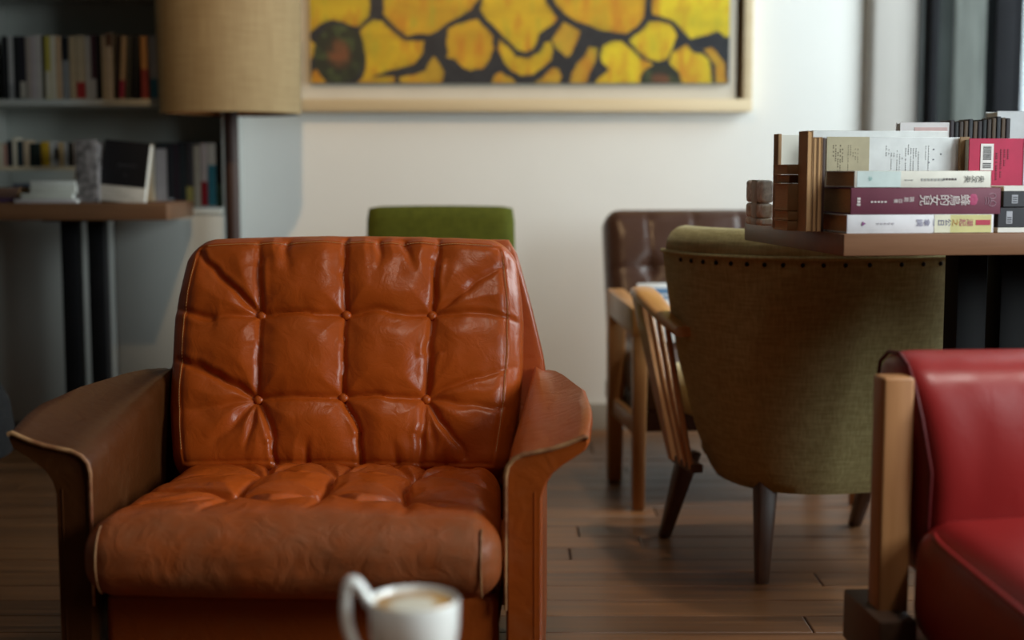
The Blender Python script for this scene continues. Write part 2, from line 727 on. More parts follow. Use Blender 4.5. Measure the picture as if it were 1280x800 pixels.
# right wall with two windows
RX0, RX1 = XR, XR + 0.12
OPEN = [(0.50, 1.80, 0.90, 2.0), (3.11, 4.41, 0.60, 2.68)]
bm = bmesh.new()
add_box(bm, RX0, RX1, YF, OPEN[0][0], -0.1, ZC)
add_box(bm, RX0, RX1, OPEN[0][1], OPEN[1][0], -0.1, ZC)
add_box(bm, RX0, RX1, OPEN[1][1], YW + 0.3, -0.1, ZC)
for (y0, y1, z0, z1) in OPEN:
    add_box(bm, RX0, RX1, y0, y1, -0.1, z0)
    add_box(bm, RX0, RX1, y0, y1, z1, ZC)
struct(obj('wall_right', bm, M_wall))


def window(name, frames, panes, mframe):
    root = bpy.data.objects.new(name, None)
    COL.objects.link(root)
    struct(root)
    for f in frames:
        box_obj('window_frame', f, mframe, root, 0.004)
    for p in panes:
        box_obj('pane', p, M_glass, root, 0)
    return root


for k, (y0, y1, z0, z1) in enumerate(OPEN):
    ym = (y0 + y1) / 2
    fr = [(RX0 + 0.01, RX0 + 0.08, y0, y1, z0, z0 + 0.05), (RX0 + 0.01, RX0 + 0.08, y0, y1, z1 - 0.05, z1)]
    for yy in (y0, ym - 0.025, y1 - 0.05):
        fr.append((RX0 + 0.012, RX0 + 0.078, yy, yy + 0.05, z0 + 0.05, z1 - 0.05))
    window(f'window_{k + 1}', fr, [(RX0 + 0.04, RX0 + 0.046, a, b, z0 + 0.05, z1 - 0.05) for a, b in ((y0 + 0.05, ym - 0.025), (ym + 0.025, y1 - 0.05))], M_winframe)

# window in the back wall right of the pilaster: dark frame, tall panes down to a low sill
BY = 4.63
xs = [PX1 + 0.016, PX1 + 0.044, 1.535, 1.60, 1.62, 1.66, XR]
fr = [(xs[0], xs[1], BY - 0.03, BY + 0.05, 0.22, ZC), (xs[2], xs[3], BY - 0.05, BY + 0.05, 0.22, ZC), (1.608, 1.632, BY - 0.02, BY + 0.05, 0.22, ZC),
      (PX1, XR, BY - 0.03, BY + 0.05, 0.16, 0.22)]
window('window_3', fr, [(xs[1], xs[2], BY, BY + 0.006, 0.22, ZC), (1.632, XR, BY, BY + 0.006, 0.22, ZC)], M_winframe)
struct(box_obj('wall_under_window', (PX1, XR, BY - 0.02, BY + 0.12, -0.1, 0.165), M_wall, bev=0))
struct(box_obj('baseboard_back', (-0.86, PX0, YW - 0.014, YW + 0.01, 0, 0.09), mat('baseboard_paint', (0.34, 0.30, 0.25), rough=0.5, var=0.1), bev=0.003))
# what the window looks out on: a grey concrete wall with a pale board against it
ext = struct(box_obj('exterior_wall', (0.9, 2.12, 6.2, 6.35, -0.2, 4.2), M_concrete, bev=0))
bd = box_obj('panel', (1.90, 2.075, 6.17, 6.205, -0.2, 2.05), M_board, ext, bev=0.004)
struct(box_obj('exterior_ground', (0.6, 5.5, 4.9, 9, -0.35, -0.2), M_concrete, bev=0))

# =================================================================== BUILT-IN SHELF AND CABINET (left)
SX0, SX1, SYF = -1.64, -0.880, 4.42
unit = thing('shelf_unit', 'white built-in wall shelf with closed cabinet doors below, left corner behind the lamp', 'bookcase', (0, 0, 0))
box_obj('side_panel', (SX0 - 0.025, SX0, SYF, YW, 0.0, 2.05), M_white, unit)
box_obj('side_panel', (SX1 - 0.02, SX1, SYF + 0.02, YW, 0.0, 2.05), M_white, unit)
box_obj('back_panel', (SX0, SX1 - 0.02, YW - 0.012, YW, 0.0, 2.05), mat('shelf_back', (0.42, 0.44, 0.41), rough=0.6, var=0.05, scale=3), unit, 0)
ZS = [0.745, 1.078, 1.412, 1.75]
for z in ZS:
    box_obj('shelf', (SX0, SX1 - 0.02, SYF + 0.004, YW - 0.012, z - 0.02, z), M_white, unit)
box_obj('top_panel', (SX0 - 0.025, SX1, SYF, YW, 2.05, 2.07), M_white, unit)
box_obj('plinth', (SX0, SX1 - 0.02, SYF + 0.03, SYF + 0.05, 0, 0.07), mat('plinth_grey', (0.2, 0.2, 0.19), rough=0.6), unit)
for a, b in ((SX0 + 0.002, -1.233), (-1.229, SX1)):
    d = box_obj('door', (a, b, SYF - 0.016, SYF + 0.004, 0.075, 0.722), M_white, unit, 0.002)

# =================================================================== BOOK BUILDER
M_page = mat('book_pages', (0.62, 0.56, 0.44), rough=0.85, var=0.18, scale=90, stretch=(1, 1, 30))
M_page_brown = mat('brown_pages', (0.58, 0.34, 0.155), rough=0.85, var=0.2, scale=60, stretch=(1, 1, 30))  # page edges in plain brown
M_page_w = mat('white_pages', (0.74, 0.73, 0.68), rough=0.85, var=0.12, scale=90, stretch=(1, 1, 30))


def book(name, label, cover, dims, axis='y', pages=None, loc=(0, 0, 0), rot=(0, 0, 0), group=None, bands=(), cat='book'):
    """dims = (thickness, depth, height) of a standing book: spine faces -y, thickness on x.
    bands: (z0, z1, colour) printed bands on the spine."""
    th, dp, h = dims
    root = thing(name, label, cat, loc, 0, group)
    root.rotation_euler = rot
    c = 0.0022 if th > 0.009 else 0.0012
    bm = bmesh.new()
    add_box(bm, -th / 2, -th / 2 + c, 0, dp, 0, h, 0.0006, 1)
    add_box(bm, th / 2 - c, th / 2, 0, dp, 0, h, 0.0006, 1)
    add_box(bm, -th / 2, th / 2, -0.0005, c, 0, h, min(0.002, th * 0.2), 2)
    obj('cover', bm, cover, root)
    box_obj('pages', (-th / 2 + c, th / 2 - c, c, dp - 0.003, 0.002, h - 0.002), pages or M_page, root, 0)
    for z0, z1, col in bands:
        box_obj('spine_band', (-th / 2 + 0.0005, th / 2 - 0.0005, -0.0012, 0.0, z0 * h, z1 * h), flat(col), root, 0)
    return root


NUM = ['first', 'second', 'third', 'fourth', 'fifth', 'sixth', 'seventh', 'eighth', 'ninth', 'tenth', 'eleventh', 'twelfth', 'thirteenth', 'fourteenth', 'fifteenth', 'sixteenth',
       'seventeenth', 'eighteenth', 'nineteenth', 'twentieth', 'twenty-first', 'twenty-second', 'twenty-third', 'twenty-fourth', 'twenty-fifth', 'twenty-sixth', 'twenty-seventh']
BLK = (0.006, 0.006, 0.008)
CRM = (0.56, 0.50, 0.38)
TAN = (0.46, 0.34, 0.20)
GRY = (0.38, 0.37, 0.36)
RED = (0.36, 0.025, 0.025)
WHT = (0.66, 0.65, 0.60)
# upper shelf: px0, px1, top y, colour, colour word, lean (degrees), bands
upper = [
    (4, 11, 45, BLK, 'black', 0, ()), (12, 18, 45, GRY, 'grey', 0, ((0.02, 0.25, (0.25, 0.25, 0.25)),)), (18, 25.5, 45, BLK, 'black', 0, ()),
    (26, 33, 45, (0.012, 0.010, 0.016), 'black', 0, ((0.02, 0.28, (0.40, 0.36, 0.30)),)), (34, 40.5, 46, (0.34, 0.28, 0.24), 'greyish brown', 0, ()),
    (41, 46.5, 44, (0.42, 0.36, 0.36), 'mauve grey', 0, ()), (47, 53, 43, (0.46, 0.42, 0.38), 'pale grey', 0, ()), (53.5, 57.5, 44, (0.06, 0.05, 0.02), 'dark olive', 0, ()),
    (58, 64, 45, (0.42, 0.34, 0.05), 'mustard yellow', 0, ((0.02, 0.45, CRM),)), (64.5, 70.5, 44, CRM, 'cream', 0, ()), (71, 78, 45, (0.48, 0.31, 0.18), 'light orange-brown', 0, ()),
    (78.5, 87.5, 45, (0.22, 0.22, 0.22), 'grey book with black top', 0, ((0.62, 0.99, BLK),)), (88, 95.5, 45, TAN, 'tan', 0, ()),
    (96, 107.5, 44, (0.50, 0.40, 0.26), 'beige book with red foot', 0, ((0.02, 0.27, RED),)), (108, 114.5, 45, (0.47, 0.44, 0.40), 'light grey', 0, ()),
    (115, 121, 43, (0.06, 0.02, 0.035), 'dark plum', 0, ((0.02, 0.32, (0.45, 0.45, 0.45)),)), (121.5, 128, 43, BLK, 'black', 0, ()), (128.5, 133, 44, CRM, 'cream', 0, ()),
    (133.5, 142, 41, (0.60, 0.55, 0.48), 'off-white book with brown head', 0, ((0.80, 0.99, (0.14, 0.08, 0.06)),)), (143, 147.5, 44, (0.03, 0.02, 0.015), 'dark brown', 3, ()),
    (149, 155.5, 45, (0.44, 0.33, 0.22), 'tan book with magenta foot', 3.5, ((0.02, 0.30, (0.30, 0.02, 0.07)),)), (157, 163, 45, (0.05, 0.05, 0.045), 'charcoal', 3, ()),
    (165.5, 173, 44, BLK, 'thick black', 2, ()), (177, 186.5, 45, (0.40, 0.20, 0.07), 'orange book with red lower half', 0, ((0.02, 0.48, (0.22, 0.03, 0.03)),)),
    (188, 200, 45, (0.60, 0.54, 0.50), 'white book with blue foot', -0.4, ((0.02, 0.33, (0.07, 0.22, 0.30)),)), (202, 211, 46, TAN, 'tan', 0, ()), (212, 221, 44, BLK, 'black', 0, ()),
]
YB = 4.455
for i, (a, b, top, col, word, lean, bands) in enumerate(upper):
    x0, x1 = at(a, 120, YB).x, at(b, 120, YB).x
    h = at(a, top, YB).z - 1.078 - 0.001
    word = word if 'book' in word else word + ' book'
    fin = {0: ', leftmost', 24: ' beside the lampshade'}.get(i, '')
    book('book', f'{word} on the upper wall shelf, {NUM[i]} from the left', flat(col), (x1 - x0 - 0.0006, random.uniform(0.13, 0.17), h / math.cos(R(lean))), loc=((x0 + x1) / 2, YB, 1.0786 + abs(math.sin(R(lean))) * (x1 - x0) / 2),
         rot=(0, R(lean), 0), group='books on the upper wall shelf', bands=bands)
lower = [
    (181, 186.5, 181, TAN, 'tan'), (187, 193.5, 180, CRM, 'cream'), (194, 209, 178, (0.015, 0.018, 0.02), 'black book with white spine panel', ((0.08, 0.9, (0.40, 0.36, 0.36)),)),
    (210, 217, 180, (0.02, 0.02, 0.025), 'black book with pale foot', ((0.02, 0.14, (0.4, 0.4, 0.42)),)), (217.5, 223.5, 179, (0.035, 0.02, 0.03), 'dark plum'), (224, 232, 177, (0.03, 0.04, 0.045), 'dark slate'),
    (232.5, 241.5, 178, (0.05, 0.045, 0.05), 'charcoal book with yellow foot', ((0.02, 0.32, (0.40, 0.34, 0.10)),)), (242, 250.5, 181, (0.44, 0.39, 0.31), 'beige'),
    (251, 259.5, 179, (0.50, 0.42, 0.40), 'pale pink book with red foot', ((0.02, 0.40, (0.30, 0.012, 0.02)),)), (260, 270.5, 179, (0.52, 0.48, 0.42), 'white book with teal lower half', ((0.02, 0.66, (0.03, 0.17, 0.22)),)),
    (271, 279, 178, (0.025, 0.035, 0.03), 'black book with green foot', ((0.02, 0.36, (0.09, 0.20, 0.13)),)),
]
YB2 = 4.47
for i, e in enumerate(lower):
    a, b, top, col, word = e[:5]
    x0, x1 = at(a, 220, YB2).x, min(at(b, 220, YB2).x, SX1 - 0.022)
    h = at(a, top, YB2).z - 0.7455
    word = word if 'book' in word else word + ' book'
    book('book', f'{word} on the counter-level shelf, {NUM[i]} right of the display book', flat(col), (x1 - x0 - 0.0006, 0.14, h), loc=((x0 + x1) / 2, YB2, 0.7456),
         group='books on the lower wall shelf', bands=e[5] if len(e) > 5 else ())

# =================================================================== CONSOLE TABLE ON THE LEFT
M_top_l = wood_mat('console_wood', (0.095, 0.040, 0.016), (0.165, 0.072, 0.028), rough=0.45, axis='x', scale=2)
ZTL = 0.768
con = thing('console_table', 'narrow wooden console table on twin black legs below the wall shelf', 'table', (0, 0, 0))
box_obj('tabletop', (-2.3, -0.968, 4.0, 4.335, ZTL - 0.048, ZTL), M_top_l, con, 0.003)
for x in (-1.288, -1.210, -2.16, -2.08):
    bm = bmesh.new()
    add_box(bm, x - 0.0245, x + 0.0245, 4.135, 4.185, 0.008, ZTL - 0.053, 0.003)
    obj('leg', bm, M_black, con)
for x in (-1.25, -2.12):
    box_obj('foot_plate', (x - 0.09, x + 0.09, 4.03, 4.30, 0, 0.009), M_black, con, 0.002)
    box_obj('top_plate', (x - 0.09, x + 0.09, 4.06, 4.28, ZTL - 0.054, ZTL - 0.0475), M_black, con, 0.001)
# riser with pocket books
YR = 4.24
z_r = at(50, 208, YR).z
M_riser = wood_mat('pale_wood', (0.52, 0.42, 0.28), (0.62, 0.52, 0.36), rough=0.5, axis='x')
rx0, rx1 = at(-40, 208, YR).x, at(95, 208, YR).x
rs = thing('desk_riser', 'small pale wooden riser shelf on the console table holding pocket books', 'shelf')
box_obj('board', (rx0, rx1, YR - 0.005, YR + 0.088, z_r - 0.012, z_r), M_riser, rs, 0.001)
for x in (rx0 + 0.006, rx1 - 0.006):
    box_obj('side_panel', (x - 0.006, x + 0.006, YR + 0.02, YR + 0.088, ZTL, z_r - 0.012), M_riser, rs, 0.001)
pocket = [(-8, -2, 178, TAN, 'tan'), (-1.5, 3.5, 178, CRM, 'cream'), (4, 8.5, 180, (0.42, 0.22, 0.17), 'dull pink'), (9, 15, 176, (0.01, 0.01, 0.015), 'black'), (15.5, 21, 172, CRM, 'tall cream'), (21.5, 28.5, 176, (0.02, 0.035, 0.04), 'dark blue-green'),
          (29, 36.5, 175, (0.50, 0.38, 0.25), 'tan'), (37, 50.5, 179, (0.010, 0.018, 0.014), 'wide black'), (51, 61.5, 177, (0.50, 0.30, 0.015), 'bright yellow'), (62, 67.5, 177, (0.5, 0.48, 0.44), 'light grey'),
          (68, 72.5, 178, (0.30, 0.28, 0.28), 'grey book with black panel'), (73, 79.5, 178, (0.48, 0.33, 0.16), 'golden brown'), (80, 84.5, 178, GRY, 'grey'), (85, 91.5, 178, (0.03, 0.025, 0.02), 'dark brown'), (92, 95, 177, (0.48, 0.38, 0.3), 'beige')]
for i, (a, b, top, col, word) in enumerate(pocket):
    x0, x1 = at(a, 190, YR).x, at(b, 190, YR).x
    h = at(a, top, YR).z - z_r - 0.0005
    w = word.replace(' book', '')
    lab = f'{w.split(" with")[0]} pocket book' + (' with' + w.split(' with')[1] if ' with' in w else '') + f' on the small riser, {NUM[i]} from the left'
    book('pocket_book', lab, flat(col), (x1 - x0 - 0.0006, 0.06, h), loc=((x0 + x1) / 2, YR, z_r + 0.0003), group='pocket books on the riser',
         bands=((0.25, 0.75, BLK),) if 'panel' in word else ())


def lying(name, label, cat, mcover, mpages, dims, loc, rz=0.0, group=None):
    """a book or magazine lying flat: dims = (width, depth, thickness); spine on -y"""
    w, d, t = dims
    root = thing(name, label, cat, loc, rz, group)
    c = min(0.002, t * 0.15)
    bm = bmesh.new()
    add_box(bm, -w / 2, w / 2, 0, d, 0, c, 0.0004, 1)
    add_box(bm, -w / 2, w / 2, 0, d, t - c, t, 0.0004, 1)
    add_box(bm, -w / 2, w / 2, -0.0004, c, 0, t, min(0.002, t * 0.2), 2)
    obj('cover', bm, mcover, root)
    box_obj('pages', (-w / 2 + 0.002, w / 2 - 0.002, c, d - 0.003, c, t - c), mpages, root, 0)
    return root


# lying things on the console: blue book under the riser, white magazines, brown stack
zc = ZTL + 0.0005
for i, (px0, px1, th, m, lab) in enumerate([(18, 95, 0.010, flat((0.50, 0.46, 0.46)), 'wide pale magazine lying lowest in the white stack on the console table'),
                                            (25, 90, 0.016, flat((0.55, 0.55, 0.48)), 'thick off-white magazine second from the bottom of the white stack'),
                                            (36, 93, 0.020, flat((0.60, 0.60, 0.53)), 'thick white magazine third from the bottom of the white stack'),
                                            (35, 92, 0.014, flat((0.62, 0.62, 0.57)), 'white magazine on top of the white stack beside the speckled folder')]):
    x0, x1 = at(px0, 240, 4.03).x, at(px1, 240, 4.03).x
    lying('magazine', lab, 'magazine', m, M_page_w, (x1 - x0, 0.17, th), ((x0 + x1) / 2, 4.03 + 0.006 * i, zc), group='white magazines stacked on the console')
    zc += th + 0.0003
zc = ZTL + 0.0005
for i, (px0, px1, th, col, lab) in enumerate([(-40, 17, 0.014, (0.05, 0.02, 0.05), 'dark purple book lying lowest in the brown stack at the left edge'),
                                              (-45, 22, 0.016, (0.09, 0.045, 0.03), 'brown book lying in the middle of the stack at the left edge'),
                                              (-45, 33, 0.012, (0.14, 0.075, 0.05), 'light brown book on top of the stack at the left edge')]):
    x0, x1 = at(px0, 240, 4.05).x, at(px1, 240, 4.05).x
    if i == 2:
        x1 = at(24, 240, 4.05).x
    lying('book', lab, 'book', flat(col), M_page_brown, (x1 - x0, 0.15, th), ((x0 + x1) / 2, 4.05, zc), group='brown books lying on the console')
    zc += th + 0.0003
lying('book', 'blue-grey book lying flat under the small riser', 'book', flat((0.09, 0.11, 0.19)), M_page, (0.20, 0.075, 0.03), (at(45, 220, 4.26).x, 4.245, ZTL + 0.0005))
lying('book', 'grey book lying on the blue-grey book beneath the small riser', 'book', flat((0.16, 0.19, 0.26)), M_page, (0.17, 0.07, 0.022), (at(52, 220, 4.26).x, 4.25, ZTL + 0.031))
# speckled folder leaning behind the magazines
M_speck = mat('speckled_paper', (0.23, 0.205, 0.20), rough=0.8, col2=(0.055, 0.048, 0.045), scale=55)
f = thing('speckled_folder', 'grey speckled paper folder standing between the white magazines and black display book', 'folder', (at(109, 250, 4.06).x, 4.062, ZTL + 0.0008))
f.rotation_euler = (0, 0, R(2))
box_obj('cover', (-0.031, 0.031, 0, 0.004, 0, 0.178), M_speck, f, 0.001)
box_obj('cover', (-0.031, 0.031, 0.070, 0.074, 0, 0.170), M_speck, f, 0.001)
box_obj('pages', (-0.0305, 0.030, 0.004, 0.070, 0.001, 0.166), M_speck, f, 0)
# black display book: black jacket over a white band, leaning right
xd = at(152.5, 250, 4.10).x
db = thing('display_book', 'white book in a black jacket displayed cover-forward on the console table', 'book', (xd, 4.09, ZTL + 0.0012))
db.rotation_euler = (R(-10), R(5.5), 0)
M_wcover = flat((0.56, 0.53, 0.47))
box_obj('cover', (-0.066, 0.066, 0, 0.003, 0, 0.176), M_wcover, db, 0.0008)
box_obj('pages', (-0.064, 0.063, 0.003, 0.026, 0.002, 0.173), M_page_w, db, 0)
box_obj('cover', (-0.066, 0.066, 0.026, 0.029, 0, 0.176), M_wcover, db, 0.0008)
tag(box_obj('jacket', (-0.0668, 0.064, -0.0012, 0.0002, 0.046, 0.1768), flat(BLK, 0.4), db, 0), 'black paper jacket with faint grey lettering')
bm = bmesh.new()
random.seed(3)
for k in range(9):
    add_box(bm, -0.022 + k * 0.006, -0.0178 + k * 0.006, -0.0017, -0.0012, 0.104 + random.uniform(0, 0.0015), 0.1085 + random.uniform(0, 0.002))
for k in range(2):
    add_box(bm, 0.0 + k * 0.004, 0.0025 + k * 0.004, -0.0017, -0.0012, 0.075, 0.082)
tag(obj('printed_text', bm, flat((0.03, 0.03, 0.035)), db), kind='stuff')
bm = bmesh.new()
for k in range(3):
    add_box(bm, -0.055, 0.04 - 0.02 * k, -0.0006, 0.0, 0.012 + k * 0.009, 0.014 + k * 0.009)
tag(obj('printed_text', bm, flat((0.4, 0.38, 0.34)), db), kind='stuff')

# =================================================================== PAINTING
pt = thing('framed_painting', 'framed painting of yellow flowers with dark centres on the back wall', 'painting')
M_frame = wood_mat('frame_wood', (0.62, 0.48, 0.29), (0.68, 0.55, 0.36), rough=0.5, axis='x', scale=1.5)
M_tray = mat('frame_tray', (0.66, 0.60, 0.50), rough=0.6, var=0.05)
YP = 4.645
cx0, cx1 = at(388.5, 60, 4.63).x, at(911, 60, 4.63).x
cz0 = at(640, 104, 4.62).z
cz1 = cz0 + 0.80
fx0, fx1 = cx0 - 0.078, at(941.5, 60, 4.625).x
fz0, fz1 = at(640, 139.5, 4.63).z, cz1 + 0.09
fw = 0.031
fd0, fd1 = 4.622, YW
box_obj('frame_bar', (fx0, fx1, fd0, fd1, fz0, fz0 + 0.040), M_frame, pt, 0.003)
box_obj('frame_bar', (fx0, fx1, fd0, fd1, fz1 - 0.04, fz1), M_frame, pt, 0.003)
box_obj('frame_bar', (fx0, fx0 + fw, fd0, fd1, fz0 + 0.04, fz1 - 0.04), M_frame, pt, 0.003)
box_obj('frame_bar', (fx1 - fw, fx1, fd0, fd1, fz0 + 0.04, fz1 - 0.04), M_frame, pt, 0.003)
box_obj('backing_board', (fx0 + fw, cx1 + 0.026, 4.640, 4.66, fz0 + 0.038, fz1 - 0.04), M_tray, pt, 0)
box_obj('backing_board', (cx1 + 0.026, fx1 - fw, 4.672, 4.68, fz0 + 0.040, fz1 - 0.04), mat('frame_slot_shade', (0.16, 0.11, 0.06), rough=0.7), pt, 0)  # dark strip: the slot's shade is put into its colour

# the painted picture: colour per vertex on the canvas (its own paint, no light or shade)
petals = [
    ('A', [(380, -40), (425, -62), (470, -40), (466, 4), (462, 25), (449, 37), (430, 31), (415, 29), (400, 34), (386, 45)], 0),
    ('B', [(484, -30), (545, -62), (606, -40), (600, 2), (590, 16), (575, 24), (560, 31), (548, 41), (535, 46), (520, 46), (507, 49), (497, 40), (490, 33), (478, 20)], 1),
    ('C', [(606, -20), (640, -50), (676, -20), (682, 4), (690, 16), (698, 26), (688, 36), (676, 45), (671, 56), (666, 64), (656, 68), (646, 65), (634, 53), (622, 41), (610, 28), (600, 15)], 2),
    ('D', [(680, -20), (745, -58), (803, -30), (808, 2), (806, 24), (796, 38), (784, 45), (772, 44), (755, 41), (738, 36), (722, 31), (708, 23), (694, 10)], 1),
    ('E', [(814, -30), (865, -58), (916, -30), (916, 49), (904, 49), (896, 42), (884, 47), (862, 51), (850, 40), (840, 29), (826, 23), (814, 20)], 3),
    ('F', [(467, 26), (478, 27), (490, 37), (505, 51), (520, 52), (531, 52), (529, 68), (520, 80), (508, 85), (490, 88), (472, 94), (458, 103), (450, 104), (456, 84), (458, 68), (448, 40)], 2),
    ('G', [(560, 36), (575, 30), (597, 25), (606, 34), (615, 44), (619, 62), (614, 76), (604, 88), (590, 91), (578, 86), (568, 76), (556, 74), (558, 55)], 1),
    ('H', [(622, 48), (634, 58), (645, 71), (660, 73), (671, 66), (680, 54), (689, 52), (692, 64), (690, 76), (680, 86), (668, 95), (652, 96), (640, 90), (630, 80), (622, 64)], 2),
    ('I', [(704, 29), (716, 34), (727, 41), (722, 56), (714, 72), (708, 74), (700, 67), (692, 60), (688, 52), (694, 42)], 4),
    ('J', [(736, 58), (746, 60), (746, 76), (738, 90), (734, 106), (712, 106), (714, 90), (722, 78), (730, 70)], 4),
    ('K', [(752, 58), (764, 51), (778, 52), (790, 62), (800, 72), (818, 82), (806, 90), (800, 106), (740, 106), (750, 94), (760, 86), (752, 80), (748, 70)], 3),
    ('L', [(786, 52), (798, 42), (810, 28), (824, 27), (838, 32), (846, 46), (842, 62), (836, 76), (822, 80), (808, 76), (796, 66)], 3),
    ('M', [(840, 66), (850, 60), (858, 55), (868, 64), (880, 68), (888, 76), (890, 90), (890, 106), (852, 106), (846, 92), (836, 80)], 3),
    ('N', [(878, 63), (890, 59), (898, 66), (906, 80), (909, 106), (893, 106), (892, 84), (886, 72)], 4),
    ('O', [(497, 96), (516, 92), (532, 88), (536, 78), (542, 70), (550, 80), (556, 92), (552, 106), (500, 106)], 4),
    ('O2', [(444, 106), (452, 98), (466, 96), (480, 93), (494, 94), (494, 106)], 4),
    ('P', [(612, 106), (618, 92), (626, 88), (634, 94), (644, 100), (648, 106)], 4),
    ('P2', [(664, 106), (676, 98), (690, 84), (698, 84), (703, 94), (700, 106)], 4),
    ('Q', [(384, 46), (396, 56), (394, 70), (388, 78), (384, 78)], 4),
    ('Q2', [(386, 106), (390, 90), (398, 84), (404, 96), (412, 106)], 4),
]
random.seed(11)
for gy in range(-3, 0):
    for gx in range(7):
        cx = 372 + gx * 84 + (42 if gy % 2 else 0) + random.uniform(-12, 12)
        cy = gy * 66 - 20 + random.uniform(-8, 8)
        if cy > -60:
            continue
        pts = []
        for k in range(9):
            a = 2 * math.pi * k / 9
            pts.append((cx + math.cos(a) * random.uniform(30, 42), cy + math.sin(a) * random.uniform(24, 33)))
        petals.append((f'T{gx}{gy}', pts, random.choice((1, 2, 3))))
hues = [(0.52, 0.34, 0.012), (0.56, 0.31, 0.012), (0.58, 0.36, 0.012), (0.66, 0.50, 0.015), (0.48, 0.28, 0.02)]
NX, NZ = 420, 330
pxs = np.linspace(388.5, 911, NX)
# vertical sampling denser in the part below the top of the photograph
pys = np.concatenate([np.linspace(-211, -6, 130), np.linspace(-5, 104, NZ - 130)])
GX, GY = np.meshgrid(pxs, pys)


def vnoise(sx, sy, seed, octs=4):
    rng = np.random.default_rng(seed)
    out = np.zeros_like(GX)
    amp = 1.0
    for o in range(octs):
        n = 256
        tab = rng.random((n, n))
        u, v = GX / sx * 2 ** o + 50, GY / sy * 2 ** o + 50
        iu, iv = np.floor(u).astype(int), np.floor(v).astype(int)
        fu, fv = u - iu, v - iv
        fu, fv = fu * fu * (3 - 2 * fu), fv * fv * (3 - 2 * fv)
        g = lambda a, b: tab[a % n, b % n]
        out += amp * ((g(iu, iv) * (1 - fu) + g(iu + 1, iv) * fu) * (1 - fv) + (g(iu, iv + 1) * (1 - fu) + g(iu + 1, iv + 1) * fu) * fv - 0.5)
        amp *= 0.5
    return out


N1, N2, N3 = vnoise(34, 16, 1), vnoise(12, 30, 2), vnoise(9, 9, 3)
WXp, WYp = GX + 3.0 * vnoise(22, 22, 4), GY + 2.5 * vnoise(22, 22, 5)
pc = np.zeros(GX.shape + (3,))
pc[:] = np.array((0.012, 0.014, 0.020))
pc += (0.012 * np.clip(N3 + 0.2, 0, 1))[..., None]


def poly_sd(P):
    """signed distance to a polygon, positive inside"""
    d = np.full(GX.shape, 1e9)
    ins = np.zeros(GX.shape, bool)
    m = len(P)
    for i in range(m):
        ax, ay = P[i]
        bx, by = P[(i + 1) % m]
        ex, ey = bx - ax, by - ay
        t = np.clip(((WXp - ax) * ex + (WYp - ay) * ey) / (ex * ex + ey * ey + 1e-9), 0, 1)
        d = np.minimum(d, np.hypot(WXp - ax - t * ex, WYp - ay - t * ey))
        if ay != by:
            c = ((ay > WYp) != (by > WYp)) & (WXp < (bx - ax) * (WYp - ay) / (by - ay) + ax)
            ins ^= c
    return np.where(ins, d, -d)


for key, P, h in petals:
    sd = poly_sd(P)
    a = np.clip((sd - 0.3) / 1.6, 0, 1)[..., None]
    base = np.array(hues[h])
    col = base * (1 + 0.30 * N1[..., None])
    org = np.clip(N2 * 1.3 + 0.05, 0, 0.8)[..., None]
    col = col * (1 - org) + np.array((0.50, 0.17, 0.008)) * org
    grn = np.clip(-N2 * 1.2 - 0.28, 0, 0.6)[..., None]
    col = col * (1 - grn) + np.array((0.34, 0.33, 0.02)) * grn
    rim = np.clip(1 - (sd - 1) / 7, 0, 1)[..., None] * np.clip(0.45 + N3, 0.1, 0.9)[..., None]
    col = col * (1 - 0.45 * rim)
    pc = pc * (1 - a) + col * a


def seed(cx, cy, rx, ry, sdn):
    global pc
    r = np.hypot((WXp - cx) / rx, (WYp - cy) / ry) + 0.10 * N3
    a = np.clip((1 - r) / 0.10, 0, 1)[..., None]
    col = np.array((0.016, 0.020, 0.012)) + np.array((0.035, 0.05, 0.012)) * np.clip(N3 * 1.8, 0, 1)[..., None]
    inner = np.clip((0.55 - r) / 0.25, 0, 1)[..., None] * np.clip(0.55 + N3 * 0.9, 0, 1)[..., None]
    col = col * (1 - inner) + np.array((0.17, 0.055, 0.022)) * inner
    pc = pc * (1 - a) + col * a


seed(425, 68, 33, 38, 0)
seed(826, 99, 26, 18, 1)
seed(560, -120, 34, 32, 2)
seed(740, -100, 30, 26, 3)
verts, faces = [], []
for j in range(NZ):
    z = cz0 + (104 - pys[j]) * (cz1 - cz0) / 315.0
    for i in range(NX):
        verts.append((cx0 + (cx1 - cx0) * i / (NX - 1), 4.618, z))
for j in range(NZ - 1):
    for i in range(NX - 1):
        k = j * NX + i
        faces.append((k, k + NX, k + NX + 1, k + 1))
# the vertical scale of the visible strip: 104 px at the wall is 0.272 m
zs = lambda py: cz0 + (104 - py) * (4.62 / FPX)
verts = [(v[0], v[1], zs(pys[n // NX])) for n, v in enumerate(verts)]
me = bpy.data.meshes.new('painted_surface')
me.from_pydata(verts, [], faces)
ca = me.color_attributes.new('paint', 'FLOAT_COLOR', 'POINT')
buf = np.ones((NX * NZ, 4), dtype=np.float32)
buf[:, :3] = np.clip(pc.reshape(-1, 3), 0.004, 1)
ca.data.foreach_set('color', buf.ravel())
M_paint = bpy.data.materials.new('oil_paint')
M_paint.use_nodes = True
_n, _l = M_paint.node_tree.nodes, M_paint.node_tree.links
_a = _n.new('ShaderNodeVertexColor')
_a.layer_name = 'paint'
_l.new(_a.outputs['Color'], _n['Principled BSDF'].inputs['Base Color'])
_n['Principled BSDF'].inputs['Roughness'].default_value = 0.5
_t = _n.new('ShaderNodeTexNoise')
_t.inputs['Scale'].default_value = 60
_tc = _n.new('ShaderNodeTexCoord')
_l.new(_tc.outputs['Object'], _t.inputs['Vector'])
_b = _n.new('ShaderNodeBump')
_b.inputs['Strength'].default_value = 0.2
_b.inputs['Distance'].default_value = 0.003
_l.new(_t.outputs['Fac'], _b.inputs['Height'])
